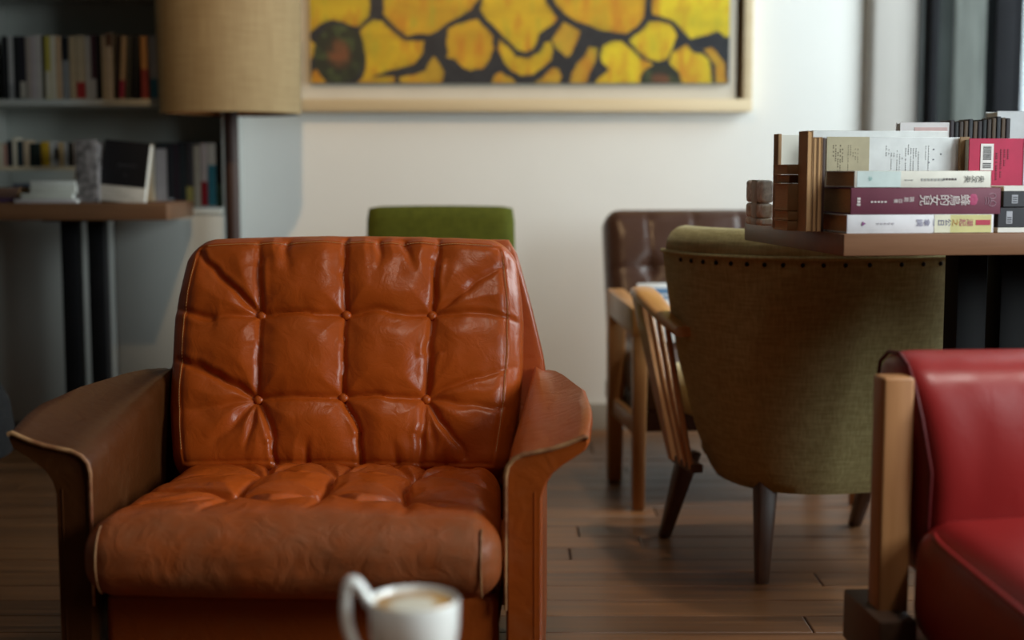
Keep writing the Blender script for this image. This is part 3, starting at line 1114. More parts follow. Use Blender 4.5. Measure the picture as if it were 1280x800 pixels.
_l.new(_b.outputs['Normal'], _n['Principled BSDF'].inputs['Normal'])
link('painted_surface', me, M_paint, pt)
box_obj('canvas', (cx0, cx1, 4.619, 4.642, cz0, zs(-211)), mat('canvas_edge', (0.05, 0.045, 0.03), rough=0.7), pt, 0)

# =================================================================== FLOOR LAMP
LX, LY = -0.836, 4.27
lamp = thing('floor_lamp', 'floor lamp with beige drum shade on dark pole beside the painting', 'lamp', (LX, LY, 0))
M_shade = bpy.data.materials.new('linen_shade')
M_shade.use_nodes = True
_n, _l = M_shade.node_tree.nodes, M_shade.node_tree.links
_p = _n['Principled BSDF']
_p.inputs['Roughness'].default_value = 0.9
_p.inputs['Specular IOR Level'].default_value = 0.15
_tc = _n.new('ShaderNodeTexCoord')
_w = []
for st in ((1, 1, 0.05), (0.08, 0.08, 1)):
    _m = _n.new('ShaderNodeMapping')
    _m.inputs['Scale'].default_value = st
    _l.new(_tc.outputs['Object'], _m.inputs['Vector'])
    _t = _n.new('ShaderNodeTexNoise')
    _t.inputs['Scale'].default_value = 170
    _l.new(_m.outputs['Vector'], _t.inputs['Vector'])
    _w.append(_t)
_ad = _n.new('ShaderNodeMath')
_l.new(_w[0].outputs['Fac'], _ad.inputs[0])
_l.new(_w[1].outputs['Fac'], _ad.inputs[1])
_mr = _n.new('ShaderNodeMapRange')
_mr.inputs['From Min'].default_value = 0.7
_mr.inputs['From Max'].default_value = 1.3
_l.new(_ad.outputs[0], _mr.inputs['Value'])
_mx = _n.new('ShaderNodeMix')
_mx.data_type = 'RGBA'
_mx.inputs['A'].default_value = (0.37, 0.27, 0.145, 1)
_mx.inputs['B'].default_value = (0.47, 0.36, 0.20, 1)
_l.new(_mr.outputs['Result'], _mx.inputs['Factor'])
_l.new(_mx.outputs['Result'], _p.inputs['Base Color'])
_tr = _n.new('ShaderNodeBsdfTranslucent')
_tr.inputs['Color'].default_value = (0.62, 0.36, 0.15, 1)
_ms = _n.new('ShaderNodeMixShader')
_ms.inputs[0].default_value = 0.28
_l.new(_p.outputs[0], _ms.inputs[1])
_l.new(_tr.outputs[0], _ms.inputs[2])
_l.new(_ms.outputs[0], _n['Material Output'].inputs['Surface'])
zb = at(290, 139, LY - 0.2).z
bm = bmesh.new()
RB, RT = 0.207, 0.214
add_lathe(bm, [(RB, zb), (RT, zb + 0.40), (RT - 0.003, zb + 0.40), (RB - 0.003, zb), (RB, zb)], 72)
obj('lamp_shade', bm, M_shade, lamp, ang=50)
bm = bmesh.new()
add_lathe(bm, [(RB - 0.0032, zb + 0.001), (RT - 0.0032, zb + 0.399), (RT - 0.0045, zb + 0.399), (RB - 0.0045, zb + 0.001), (RB - 0.0032, zb + 0.001)], 72)
tag(obj('glow_lining', bm, mat('glow_lining', (0.55, 0.23, 0.06), rough=0.8, var=0.1), lamp, ang=50), 'orange-brown layer inside the shade, tinted as light through it')  # added layer, its orange stands in for light coming through the linen
for z, r in ((zb + 0.002, RB - 0.007), (zb + 0.398, RT - 0.007)):
    bm = bmesh.new()
    add_tube(bm, [(r * math.cos(2 * math.pi * k / 48), r * math.sin(2 * math.pi * k / 48), z) for k in range(48)], 0.0022, 6, closed=True)
    obj('shade_ring', bm, M_black, lamp)
for k in range(3):
    a = R(40 + 120 * k)
    bm = bmesh.new()
    add_tube(bm, [(0, 0, zb + 0.30), (0.20 * math.cos(a), 0.20 * math.sin(a), zb + 0.36)], 0.002, 6)
    obj('shade_arm', bm, M_black, lamp)
M_pole = wood_mat('dark_pole_wood', (0.022, 0.008, 0.006), (0.040, 0.016, 0.010), rough=0.6, axis='z')
bm = bmesh.new()
add_lathe(bm, [(0, 0.03), (0.021, 0.03), (0.0215, 0.6), (0.021, zb + 0.12), (0.012, zb + 0.14), (0, zb + 0.14)], 24)
obj('pole', bm, M_pole, lamp)
bm = bmesh.new()
add_lathe(bm, [(0, 0), (0.15, 0), (0.152, 0.012), (0.13, 0.024), (0.04, 0.034), (0, 0.036)], 48)
obj('base', bm, M_pole, lamp)
bm = bmesh.new()
add_lathe(bm, [(0, zb + 0.14), (0.016, zb + 0.14), (0.018, zb + 0.19), (0, zb + 0.19)], 20)
obj('bulb_socket', bm, M_black, lamp)
bm = bmesh.new()
add_lathe(bm, [(0.012, zb + 0.19), (0.02, zb + 0.21), (0.031, zb + 0.24), (0.028, zb + 0.268), (0.012, zb + 0.283), (0, zb + 0.285)], 24)
obj('bulb', bm, mat('bulb_glass', (0.7, 0.66, 0.58), rough=0.2), lamp)

# =================================================================== CEILING SPOT (the fixture of the warm lamp)
for loc, aimp, lab in (((-0.32, 2.20, 2.52), (-0.25, 4.6, 0.95), 'black ceiling spotlight aimed at the painting'), ((0.12, 1.60, 2.52), (-0.14, 2.35, 0.5), 'black ceiling spotlight aimed at the tan armchair'),
                        ((0.62, 3.32, 2.52), (0.55, 3.28, 0.3), 'black ceiling spotlight pointing down at the tub chair'),
                        ((1.25, 1.30, 2.52), (0.86, 1.98, 0.75), 'black ceiling spotlight aimed at the books on the reading table'),
                        ((0.25, 0.25, 2.52), (-0.09, 1.22, 0.44), 'added black ceiling spotlight to brighten the coffee cup')):
    cs = thing('ceiling_spotlight', lab, 'lamp', (loc[0], loc[1], ZC))
    bm = bmesh.new()
    add_lathe(bm, [(0, 0), (0.05, 0), (0.05, -0.02), (0.008, -0.022), (0.008, -0.12), (0, -0.12)], 24)
    obj('mount', bm, M_black, cs)
    bm = bmesh.new()
    aim = (Vector(aimp) - Vector(loc)).normalized()
    Ml = Matrix.Translation((0, 0, loc[2] - ZC)) @ aim.to_track_quat('Z', 'Y').to_matrix().to_4x4()
    add_lathe(bm, [(0.0, -0.10), (0.045, -0.10), (0.06, -0.02), (0.06, 0.06), (0.057, 0.06), (0.057, -0.018), (0.0, -0.03)], 28, Ml)
    obj('lamp_head', bm, M_black, cs)


# =================================================================== TAN LEATHER ARMCHAIR
TANL = (0.43, 0.073, 0.007)
M_tan = leather_mat('tan_leather', TANL, (0.50, 0.130, 0.022), wear=0.25, rough=0.36)
M_tan_seat = leather_mat('tan_leather_seat', TANL, (0.23, 0.100, 0.046), wear=0.30, rough=0.34, patch=(1, -0.150, -0.245), wrinkle=0.40)
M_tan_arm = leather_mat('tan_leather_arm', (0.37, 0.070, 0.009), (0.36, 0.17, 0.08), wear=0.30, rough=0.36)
M_tan_shaded = leather_mat('tan_leather_shaded', (0.072, 0.021, 0.005), (0.14, 0.055, 0.020), wear=0.35, rough=0.42, spec=0.2)  # tan leather copy for the left arm, its shade put into the colour
M_worn = mat('worn_edge', (0.50, 0.26, 0.11), rough=0.6, col2=(0.20, 0.050, 0.012), scale=22, bump=0.3, bscale=120)
M_thread = mat('thread', (0.62, 0.34, 0.12), rough=0.6)
ac = thing('armchair', 'tan button-tufted leather armchair with worn flared arms in the centre of the room', 'armchair', (-0.312, 2.03, 0), R(-2))

# ---- back cushion
TILT = R(25)
CW, CH, CT = 0.636, 0.462, 0.135


def LB(px, py):
    return ((px - 433) * 0.00148, float(np.interp(py, [300, 399, 500, 590], [0.218, 0.068, -0.088, -0.226])))


B = {k: LB(*p) for k, p in {'a1': (330, 399), 'a2': (434, 399), 'a3': (538, 398), 'b1': (332, 500), 'b2': (436, 498), 'b3': (536, 498)}.items()}
creases = []           # (from, to, depth, width, lip): the depth fades along the line


def cr(p, q, dep, wid, fade=0.75, lip=0.0, via=None):
    creases.append((p, q, dep, wid, fade, lip))


cr(B['a1'], B['a2'], .006, .006, 0.0, .3); cr(B['a2'], B['a3'], .006, .006, 0.0, .3)
cr(B['b1'], B['b2'], .006, .006, 0.0, .3); cr(B['b2'], B['b3'], .006, .006, 0.0, .3)
cr(B['a1'], LB(331, 440), .005, .005, .2); cr(LB(331, 440), B['b1'], .006, .005, .1)
cr(B['a2'], B['b2'], .0065, .0045, 0.0); cr(B['a3'], LB(541, 445), .008, .006, 0, .6); cr(B['b3'], LB(541, 445), .008, .006, 0, .6)
cr(B['a1'], LB(322, 330), .008, .006, .35, .6); cr(LB(322, 330), LB(312, 306), .005, .006, .5)
cr(B['a2'], LB(428, 345), .007, .0055, .1); cr(LB(428, 345), LB(430, 303), .007, .005, .1)
cr(B['a3'], LB(546, 330), .009, .006, .3, .6); cr(LB(546, 330), LB(549, 303), .006, .005, .3)
cr(B['a1'], LB(238, 318), .0085, .006, .45, .5)
cr(B['a1'], LB(270, 400), .006, .006, .3, -.5); cr(LB(270, 400), LB(220, 388), .007, .006, .2, -.5)
cr(B['a3'], LB(640, 397), .006, .005, .55, -.4)
cr(B['a3'], LB(630, 336), .006, .006, .6, .4)
cr(B['b1'], LB(228, 448), .009, .0065, .35, .4)
cr(B['b1'], LB(232, 515), .005, .007, .7)
cr(B['b1'], LB(275, 555), .007, .008, .8, .5); cr(B['b1'], LB(318, 560), .006, .006, .8, .6)
cr(B['b1'], LB(357, 545), .009, .006, .3, .6); cr(LB(357, 545), LB(356, 592), .006, .005, .2, .4)
cr(B['b2'], LB(456, 545), .008, .0045, .0, .4); cr(LB(456, 545), LB(464, 592), .010, .0045, .0)
cr(B['b3'], LB(537, 545), .007, .006, .2, .6); cr(LB(537, 545), LB(541, 592), .006, .006, .4, .5)
cr(B['b3'], LB(590, 570), .009, .006, .5, .4); cr(B['b3'], LB(560, 585), .005, .006, .7, .5)
cr(B['b3'], LB(635, 455), .006, .006, .6, .3); cr(B['b3'], LB(630, 510), .006, .007, .7, .4)
cr(LB(352, 306), LB(360, 345), .005, .007, .9, .5); cr(LB(470, 306), LB(472, 345), .006, .006, .9, .6)
cr(LB(505, 306), LB(520, 350), .006, .007, .9, .5); cr(LB(390, 592), LB(396, 545), .005, .006, .9, .5)
cr(LB(510, 592), LB(503, 552), .005, .006, .9, .5); cr(LB(570, 592), LB(560, 545), .005, .006, .9, .5)


def back_disp(x, z):
    ox, oz = x, z
    near = min((x - a) ** 2 + (z - b) ** 2 for a, b in B.values())
    kw = 1 - math.exp(-near / 0.002)
    x = ox + kw * (0.011 * noise.noise(Vector((ox * 11, oz * 11, 4.0))) + 0.004 * noise.noise(Vector((ox * 31, oz * 31, 6.0))))
    z = oz + kw * (0.011 * noise.noise(Vector((ox * 11, oz * 11, 9.0))) + 0.004 * noise.noise(Vector((ox * 31, oz * 31, 1.0))))
    u, w = min(1, abs(x) / 0.315), min(1, abs(z) / 0.229)
    d = 0.026 * (1 - u ** 2.6) * (1 - w ** 2.6)
    wide, deep, lips = 0.0, 0.0, 0.0
    for p, q, dep, wid, fade, lip in creases:
        dist, t, side = seg_dist(x, z, p, q)
        if dist > 0.07:
            continue
        k = 1 - fade * t
        deep = max(deep, dep * k * math.exp(-(dist / wid) ** 2))
        if lip and abs(side) >= dist - 1e-4:
            s2 = (side - math.copysign(wid * 1.9, lip))
            lips += abs(lip) * dep * 0.7 * k * math.exp(-(s2 / (wid * 1.1)) ** 2)
        wide = max(wide, k * math.exp(-(dist / 0.026) ** 2))
    d += lips * kw - 1.15 * deep - 0.010 * wide
    r2 = near
    d -= 0.004 * math.exp(-r2 / 0.00022) + 0.009 * math.exp(-r2 / 0.0018)
    x, z = ox, oz
    # stitched welt just inside the edge
    e = min(0.315 - abs(x), 0.228 - abs(z))
    d += 0.0016 * math.exp(-((e - 0.020) / 0.0035) ** 2) - 0.0016 * math.exp(-((e - 0.0265) / 0.002) ** 2)
    d += 0.0035 * (noise.noise(Vector((x * 9, z * 9, 2.2)))) + 0.0015 * noise.noise(Vector((x * 26, z * 26, 7.1)))
    return d


def back_shape(p):
    t = (p.z + 0.231) / 0.462
    wx = np.interp(t, [0, 0.12, 0.3, 0.5, 0.66, 0.75, 0.9, 1.0], [0.915, 0.95, 0.985, 1.0, 1.005, 0.995, 0.965, 0.925]) + 0.006 * noise.noise(Vector((p.x, 0, p.z * 14)))
    z = p.z + 0.008 * (1 - (p.x / 0.3) ** 2) * (1 if p.z > 0 else 0.3) * abs(p.z) / 0.21
    return (p.x * wx, p.y, z)


bm = rounded_grid_box(CW, CT, CH, 0.047, 210, 20, 150, back_shape, back_disp, '-y')
bmesh.ops.recalc_face_normals(bm, faces=bm.faces)
bmesh.ops.delete(bm, geom=[f for f in bm.faces if f.normal.y > 0.999], context='FACES_ONLY')
me = bpy.data.meshes.new('back_cushion')
# the flat rear is closed again with one face per strip
ed = [e for e in bm.edges if e.is_boundary]
bmesh.ops.holes_fill(bm, edges=ed, sides=0)
bm.to_mesh(me)
bm.free()
smooth(me, 60)
# cushion centre: its lower front edge rests on the seat
ny, nz = math.sin(TILT), math.cos(TILT)
MB_ = Matrix.Translation((-0.006, 0.39 + 0.5 * CH * ny + 0.5 * CT * nz, 0.326 + 0.5 * CH * nz - 0.5 * CT * ny)) @ Matrix.Rotation(-TILT, 4, 'X')
bc = link('back_cushion', me, M_tan, ac)
bc.matrix_local = MB_
bm0 = bmesh.new()
bmesh.ops.create_uvsphere(bm0, u_segments=20, v_segments=12, radius=1, matrix=Matrix.Diagonal((0.0092, 0.0065, 0.0092, 1)))
for k in list(B):
    bx, bz = B[k]
    w = back_shape(Vector((bx, 0, bz)))
    o = obj('button', bm0.copy(), M_tan, bc, loc=(w[0], -CT / 2 - back_disp(bx, bz) - 0.0035, w[2]))
bm0.free()
bm = bmesh.new()


def stitch_row(pts, n, bm):
    for i in range(n):
        t = (i + 0.5) / n
        x = pts[0][0] * (1 - t) + pts[1][0] * t
        z = pts[0][1] * (1 - t) + pts[1][1] * t
        w = back_shape(Vector((x, 0, z)))
        y = -CT / 2 - back_disp(x, z) - 0.0004
        hz = abs(pts[1][0] - pts[0][0]) > abs(pts[1][1] - pts[0][1])
        # the edge roll lowers the surface near the rim
        e = min(0.318 - abs(x), 0.231 - abs(z))
        rr = 0.047
        if e < rr:
            k = (rr - e) / rr
            y = -CT / 2 - back_disp(x, z) * math.sqrt(max(0, 1 - k * k)) + rr * (1 - math.sqrt(max(0, 1 - k * k))) - 0.0006
        add_box(bm, w[0] - (0.0019 if hz else 0.0004), w[0] + (0.0019 if hz else 0.0004), y - 0.0004, y + 0.0008, w[2] - (0.0004 if hz else 0.0019), w[2] + (0.0004 if hz else 0.0019))


stitch_row(((-0.277, 0.2045), (0.277, 0.2045)), 110, bm)
stitch_row(((0.2915, -0.18), (0.2915, 0.18)), 70, bm)
stitch_row(((-0.2915, -0.18), (-0.2915, 0.18)), 70, bm)
tag(obj('stitching', bm, M_thread, bc), 'pale thread stitching along the cushion edge', kind='stuff')

# ---- seat cushion
SW, SD, SH = 0.604, 0.505, 0.112
creases_s = []
SB = {'s1': (-0.115, -0.075), 's2': (0.018, -0.070), 's3': (0.150, -0.075), 't1': (-0.110, 0.115), 't2': (0.018, 0.115), 't3': (0.150, 0.115)}


def cs_(p, q, dep, wid, fade=0.6, lip=0.0):
    creases_s.append((p, q, dep, wid, fade, lip))


for a, b in (('s1', 's2'), ('s2', 's3'), ('t1', 't2'), ('t2', 't3')):
    cs_(SB[a], SB[b], .008, .006, 0, .5)
for a, b in (('s1', 't1'), ('s2', 't2'), ('s3', 't3')):
    cs_(SB[a], SB[b], .010, .0055, 0, .3)
for k, dx in (('s1', -0.02), ('s2', 0.0), ('s3', 0.015)):
    x, y = SB[k]
    cs_((x, y), (x + dx, y - 0.115), .006, .006, .8, .5)
    cs_((x, y), (x - 0.07, y - 0.075), .006, .008, .8, .6)
    cs_((x, y), (x + 0.07, y - 0.08), .006, .008, .8, .6)
for k, dx in (('t1', -0.02), ('t2', 0.01), ('t3', 0.02)):
    x, y = SB[k]
    cs_((x, y), (x + dx, y + 0.12), .007, .006, .4, .5)
    cs_((x, y), (x + dx + 0.075, y + 0.10), .006, .007, .7, .7)
    cs_((x, y), (x + dx - 0.075, y + 0.10), .006, .007, .7, -.7)
    cs_((x, y), (x + 0.06, y - 0.055), .005, .007, .8, .6)
    cs_((x, y), (x - 0.06, y - 0.055), .005, .007, .8, -.6)
cs_(SB['s1'], (-0.27, -0.12), .007, .007, .6, .5)
cs_(SB['s1'], (-0.27, -0.02), .007, .007, .6, .5)
cs_(SB['s3'], (0.27, -0.11), .006, .007, .6, .5)
cs_(SB['t1'], (-0.27, 0.08), .007, .007, .6, -.5)
cs_(SB['t3'], (0.27, 0.06), .007, .007, .6, .5)


def seat_disp(x, y):
    ox, oy = x, y
    near = min((x - a) ** 2 + (y - b) ** 2 for a, b in SB.values())
    kw = 1 - math.exp(-near / 0.002)
    x = ox + kw * 0.011 * noise.noise(Vector((ox * 11, oy * 11, 4.0)))
    y = oy + kw * 0.011 * noise.noise(Vector((ox * 11, oy * 11, 9.0)))
    u, w = min(1, abs(x) / 0.29), min(1, abs(y) / 0.25)
    d = 0.022 * (1 - u ** 3) * (1 - w ** 3)
    wide, deep, lips = 0.0, 0.0, 0.0
    for p, q, dep, wid, fade, lip in creases_s:
        dist, t, side = seg_dist(x, y, p, q)
        if dist > 0.07:
            continue
        k = 1 - fade * t
        deep = max(deep, 1.35 * dep * k * math.exp(-(dist / wid) ** 2))
        if lip and abs(side) >= dist - 1e-4:
            s2 = side - math.copysign(wid * 1.9, lip)
            lips += abs(lip) * dep * 0.8 * k * math.exp(-(s2 / (wid * 1.1)) ** 2)
        wide = max(wide, k * math.exp(-(dist / 0.026) ** 2))
    d += lips * kw - deep - 0.012 * wide
    d -= 0.004 * math.exp(-near / 0.0002) + 0.007 * math.exp(-near / 0.0018)
    d += 0.004 * noise.noise(Vector((x * 8, y * 8, 5.2))) + 0.002 * noise.noise(Vector((x * 24, y * 24, 1.1)))
    return d


def seat_shape(p):
    # narrower towards the back, bull-nosed front that sags a little between the seams
    t = (p.y + SD / 2) / SD
    x = p.x * (1.0 - 0.075 * t)
    front = max(0, 1 - t * 4.5)
    y = p.y - 0.010 * front * (1 - (p.z / 0.056) ** 2) + 0.003 * front * noise.noise(Vector((p.x * 12, p.z * 12, 0)))
    z = p.z - 0.004 * (1 - (p.x / 0.3) ** 2) * (1 if p.z < 0 else 0) + 0.0016 * front * noise.noise(Vector((p.x * 16, 3, p.z * 16)))
    return (x, y, z)


bm = rounded_grid_box(SW, SD, SH, 0.046, 200, 150, 24, seat_shape, seat_disp, '+z')
sc_ = obj('seat_cushion', bm, M_tan_seat, ac, ang=60, loc=(-0.002, 0.185, 0.296), rot=(R(-1.6), 0, 0))
bm0 = bmesh.new()
bmesh.ops.create_uvsphere(bm0, u_segments=16, v_segments=10, radius=1, matrix=Matrix.Diagonal((0.0085, 0.0085, 0.005, 1)))
for k, (bx, by) in SB.items():
    w = seat_shape(Vector((bx, by, SH / 2)))
    obj('button', bm0.copy(), M_tan, sc_, loc=(w[0], w[1], SH / 2 + seat_disp(bx, by) + 0.0005))
bm0.free()
# front corner seams of the seat cushion
for s in (-1, 1):
    pts = []
    for k in range(15):
        a = R(-70 + 140 * k / 14)
        pts.append((s * 0.273, -SD / 2 - 0.0085 + 0.050 * (1 - math.cos(a)) * 0.85, 0.052 * math.sin(a)))
    bm = bmesh.new()
    add_tube(bm, pts, 0.0017, 8)
    tag(obj('seam', bm, M_worn, sc_), 'scuffed pale corner seam')

# ---- arms
YS = [-0.002, 0.004, 0.012, 0.04, 0.09, 0.15, 0.22, 0.30, 0.38, 0.46, 0.53, 0.60]


def arm_ring(y, s):
    f = lambda a: float(np.interp(y, [0, 0.12, 0.30, 0.50, 0.6], a))
    xi, nose, xo = f([0.303, 0.306, 0.316, 0.326, 0.330]), f([0.424, 0.432, 0.424, 0.382, 0.360]), 0.357
    di, do = f([0, 0.010, 0.026, 0.050, 0.055]), f([0, 0.020, 0.022, 0.022, 0.01])
    fr = np.array([(.296, .418), (.299, .432), (.308, .443), (.322, .450), (.340, .4535), (.365, .459), (.385, .4655), (.400, .472), (.411, .477), (.417, .4745), (.419, .466), (.414, .456),
                   (.400, .446), (.382, .4345), (.366, .421), (.356, .405), (.351, .386)])
    out = [(xi, 0.035)]
    for k, (x, z) in enumerate(fr):
        t = (x - .296) / (.419 - .296)
        if k <= 10:
            xx = xi + t * (nose - xi)
            zz = z + di + (do - di) * t
        else:
            b = (x - .351) / (.419 - .351)
            xx = xo + b * (nose - xo)
            zz = z + do * b + di * 0.3 * (1 - b)
        out.append((xx, zz))
    out.append((xo, 0.035))
    return [Vector((s * x, y, z)) for x, z in out]


for s in (-1, 1):
    bm = bmesh.new()
    secs = []
    for y in YS:
        ring = arm_ring(y, s)
        if y < 0.012:       # soft front edge
            c = Vector((s * 0.335, y, 0.40))
            k = 0.004 if y < 0.002 else 0.0012
            ring = [p + (Vector((c.x, y, p.z)) - p).normalized() * k for p in ring]
        secs.append(ring)
    add_loft(bm, secs)
    a = obj('arm', bm, M_tan_arm if s > 0 else M_tan_shaded, ac, ang=50)
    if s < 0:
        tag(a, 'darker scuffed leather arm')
    rg = arm_ring(0.0, s)
    bm = bmesh.new()
    path = [Vector((rg[1].x, -0.003, z)) for z in (0.22, 0.30, 0.36, 0.40)] + [Vector((p.x, -0.003, p.z + 0.0006)) for p in rg[1:11]]
    add_tube(bm, path, [0.0022, 0.0025, 0.003, 0.003] + [0.0036] * 10, 8)
    tag(obj('edge_piping', bm, M_worn, a), 'worn pale edge piping')
    # seam down the outer edge of the front post
    bm = bmesh.new()
    add_tube(bm, [(s * 0.345, -0.0022, z) for z in (0.04, 0.15, 0.25, 0.33, 0.395)], 0.0010, 6)
    obj('post_seam', bm, M_tan_arm if s > 0 else M_tan_shaded, a)

# ---- front rail, back shell, legs
bm = bmesh.new()
add_box(bm, -0.292, 0.292, 0.012, 0.05, 0.055, 0.236, 0.014, 4)
obj('front_rail', bm, M_tan_arm, ac)
bm = bmesh.new()
add_box(bm, -0.292, 0.292, 0.05, 0.50, 0.18, 0.236, 0.006, 2)
obj('seat_base', bm, M_tan_arm, ac)
secs = []
for z in np.linspace(0.06, 0.724, 26):
    hw = float(np.interp(z, [0.05, 0.45, 0.50, 0.60, 0.70, 0.724], [0.350, 0.356, 0.352, 0.326, 0.296, 0.280]))
    y0 = 0.535 + max(0, z - 0.34) * math.tan(R(24))
    th = 0.070
    if z > 0.692:
        q = (z - 0.692) / 0.032
        th = 0.070 * math.sqrt(max(0.12, 1 - q * q * 0.85))
    ring = []
    for k in range(48):
        a = 2 * math.pi * k / 48
        ca_, sa_ = math.cos(a), math.sin(a)
        n_ = 0.32
        x = hw * math.copysign(abs(ca_) ** n_, ca_)
        yy = y0 + 0.035 + th / 2 * math.copysign(abs(sa_) ** n_, sa_)
        ring.append((x, yy, z))
    secs.append(ring)
bm = bmesh.new()
add_loft(bm, secs)
obj('back_shell', bm, M_tan, ac, ang=50)
M_leg = wood_mat('leg_wood', (0.10, 0.045, 0.02), (0.17, 0.08, 0.035), rough=0.4, axis='z')
for x in (-0.325, 0.325):
    for yy in (0.03, 0.56):
        obj('leg', leg_bm((x, yy, 0), (x, yy, 0.07), 0.03, 0.045), M_leg, ac)

# =================================================================== GREEN CHAIR
M_green = fabric_mat('green_wool', (0.060, 0.070, 0.006), (0.095, 0.108, 0.010), scale=220, sheen=0.05)
gx0, gx1 = at(456, 290, 3.95).x, at(646, 290, 3.95).x
gc = thing('upholstered_chair', 'green fabric upholstered chair behind the tan armchair', 'chair', ((gx0 + gx1) / 2, 3.93, 0), R(1))
zt = at(550, 259, 3.96).z
bm = rounded_grid_box(gx1 - gx0 - 0.004, 0.075, 0.46, 0.016, 12, 6, 12,
                      shape=lambda p: (p.x * (1 - 0.02 * p.z / 0.23), p.y - 0.006 * (1 - (p.x / 0.22) ** 2), p.z + 0.003 * (1 - (p.x / .21) ** 2) * (p.z > 0)))
o = obj('backrest', bm, M_green, gc, ang=60, loc=(0, 0.045, zt - 0.23), rot=(R(-6), 0, 0))
bm = rounded_grid_box(gx1 - gx0 + 0.02, 0.44, 0.10, 0.03, 12, 12, 6)
obj('seat', bm, M_green, gc, ang=60, loc=(0, -0.20, 0.40))
for sx in (-0.17, 0.17):
    obj('leg', leg_bm((sx, -0.38, 0), (sx * 0.95, -0.37, 0.36), 0.028, 0.04), M_leg, gc)
    obj('leg', leg_bm((sx, 0.06, 0), (sx * 0.95, 0.02, 0.36), 0.028, 0.04), M_leg, gc)

# =================================================================== BROWN LEATHER CHAIR WITH WOODEN ARMS
M_brown = leather_mat('brown_leather', (0.060, 0.028, 0.019), (0.12, 0.07, 0.05), wear=0.3, rough=0.34)
M_teak = wood_mat('teak', (0.36, 0.155, 0.050), (0.50, 0.235, 0.085), rough=0.38, axis='z', coat=0.1)
M_teak_y = wood_mat('teak_rail', (0.40, 0.18, 0.06), (0.52, 0.25, 0.09), rough=0.36, axis='y', coat=0.15)
bw = thing('lounge_chair', 'dark brown leather lounge chair with square wooden arms by the back wall', 'armchair', (0.588, 3.735, 0), R(6))
AX = 0.285


def brown_disp(x, z):
    d = 0.022 * (1 - min(1, abs(x) / .26) ** 2.5) * (1 - min(1, abs(z) / .24) ** 2.5)
    for bx in (-0.14, 0.0, 0.14):
        for bz in (-0.09, 0.06):
            r2 = (x - bx) ** 2 + (z - bz) ** 2
            d -= 0.014 * math.exp(-r2 / 0.0006) + 0.010 * math.exp(-r2 / 0.004)
        d -= 0.005 * math.exp(-((x - bx) / 0.008) ** 2)
    for bz in (-0.09, 0.06):
        d -= 0.004 * math.exp(-((z - bz) / 0.008) ** 2)
    return d + 0.006 * noise.noise(Vector((x * 10, z * 10, 3)))


bm = rounded_grid_box(0.530, 0.13, 0.50, 0.05, 60, 10, 54, None, brown_disp, '-y')
obq = obj('back_cushion', bm, M_brown, bw, ang=60, loc=(0.010, 0.520, 0.497), rot=(R(-18), 0, 0))
bm = bmesh.new()
bmesh.ops.create_uvsphere(bm, u_segments=12, v_segments=8, radius=1, matrix=Matrix.Diagonal((0.010, 0.006, 0.010, 1)))
for bx in (-0.14, 0.0, 0.14):
    for bz in (-0.09, 0.06):
        obj('button', bm.copy(), M_brown, obq, loc=(bx, -0.065 - brown_disp(bx, bz), bz))
bm.free()
bm = rounded_grid_box(0.535, 0.56, 0.13, 0.045, 24, 24, 8, None, lambda x, y: 0.02 * (1 - (x / .27) ** 2) * (1 - (y / .28) ** 2), '+z')
obj('seat_cushion', bm, M_brown, bw, ang=60, loc=(0, 0.145, 0.315), rot=(R(4), 0, 0))
box_obj('seat_frame', (-0.265, 0.265, -0.11, 0.47, 0.19, 0.245), M_brown, bw, 0.008)
box_obj('back_frame', (-0.19, 0.19, 0.60, 0.635, 0.22, 0.62), M_teak, bw, 0.006, rot=None)
for s in (-1, 1):
    fr_ = obj('leg', leg_bm((s * AX, -0.155, 0), (s * AX, -0.155, 0.505), 0.030, 0.038, 0.006, 0.030, 0.045), M_teak, bw)
    obj('leg', leg_bm((s * AX, 0.190, 0), (s * AX, 0.175, 0.535), 0.040, 0.050, 0.006, 0.036, 0.048), M_teak, bw)
    bm = bmesh.new()
    M = Matrix.Translation((s * AX, 0.01, 0.492)) @ Matrix.Rotation(R(3), 4, 'X')
    add_box(bm, -0.024, 0.024, -0.195, 0.19, -0.035, 0.035, 0.006, 2, M)
    obj('armrest', bm, M_teak_y, bw)
    box_obj('side_rail', (s * AX - 0.012, s * AX + 0.012, -0.155, 0.18, 0.19, 0.235), M_teak_y, bw, 0.003)
# magazine leaning on the seat
mg = thing('magazine', 'white magazine with pale blue print leaning on the brown leather chair', 'magazine', (0.415, 3.80, 0.400), R(6))
mg.rotation_euler = (R(-20), 0, R(6))
box_obj('cover', (-0.07, 0.07, 0, 0.006, 0, 0.165), flat((0.72, 0.73, 0.74)), mg, 0.0008)
for k, (a, b) in enumerate(((0.120, 0.128), (0.134, 0.150))):
    box_obj('printed_block', (-0.05, 0.02 + 0.02 * k, -0.0008, 0.0002, a, b), flat((0.10, 0.22, 0.40)), mg, 0)

# =================================================================== OLIVE TUB CHAIR (seen from behind)
M_olive = fabric_mat('olive_fabric', (0.330, 0.275, 0.115), (0.470, 0.400, 0.190), scale=190, sheen=0.08)
M_cream = fabric_mat('cream_fabric', (0.52, 0.47, 0.24), (0.62, 0.56, 0.32), scale=200)
tb = thing('tub_chair', 'olive fabric tub chair with spindled wooden arms, seen from behind', 'armchair', (0.676, 3.13, 0), R(14))
ZT = 0.686
AA = [R(a) for a in np.linspace(-98, 98, 41)]


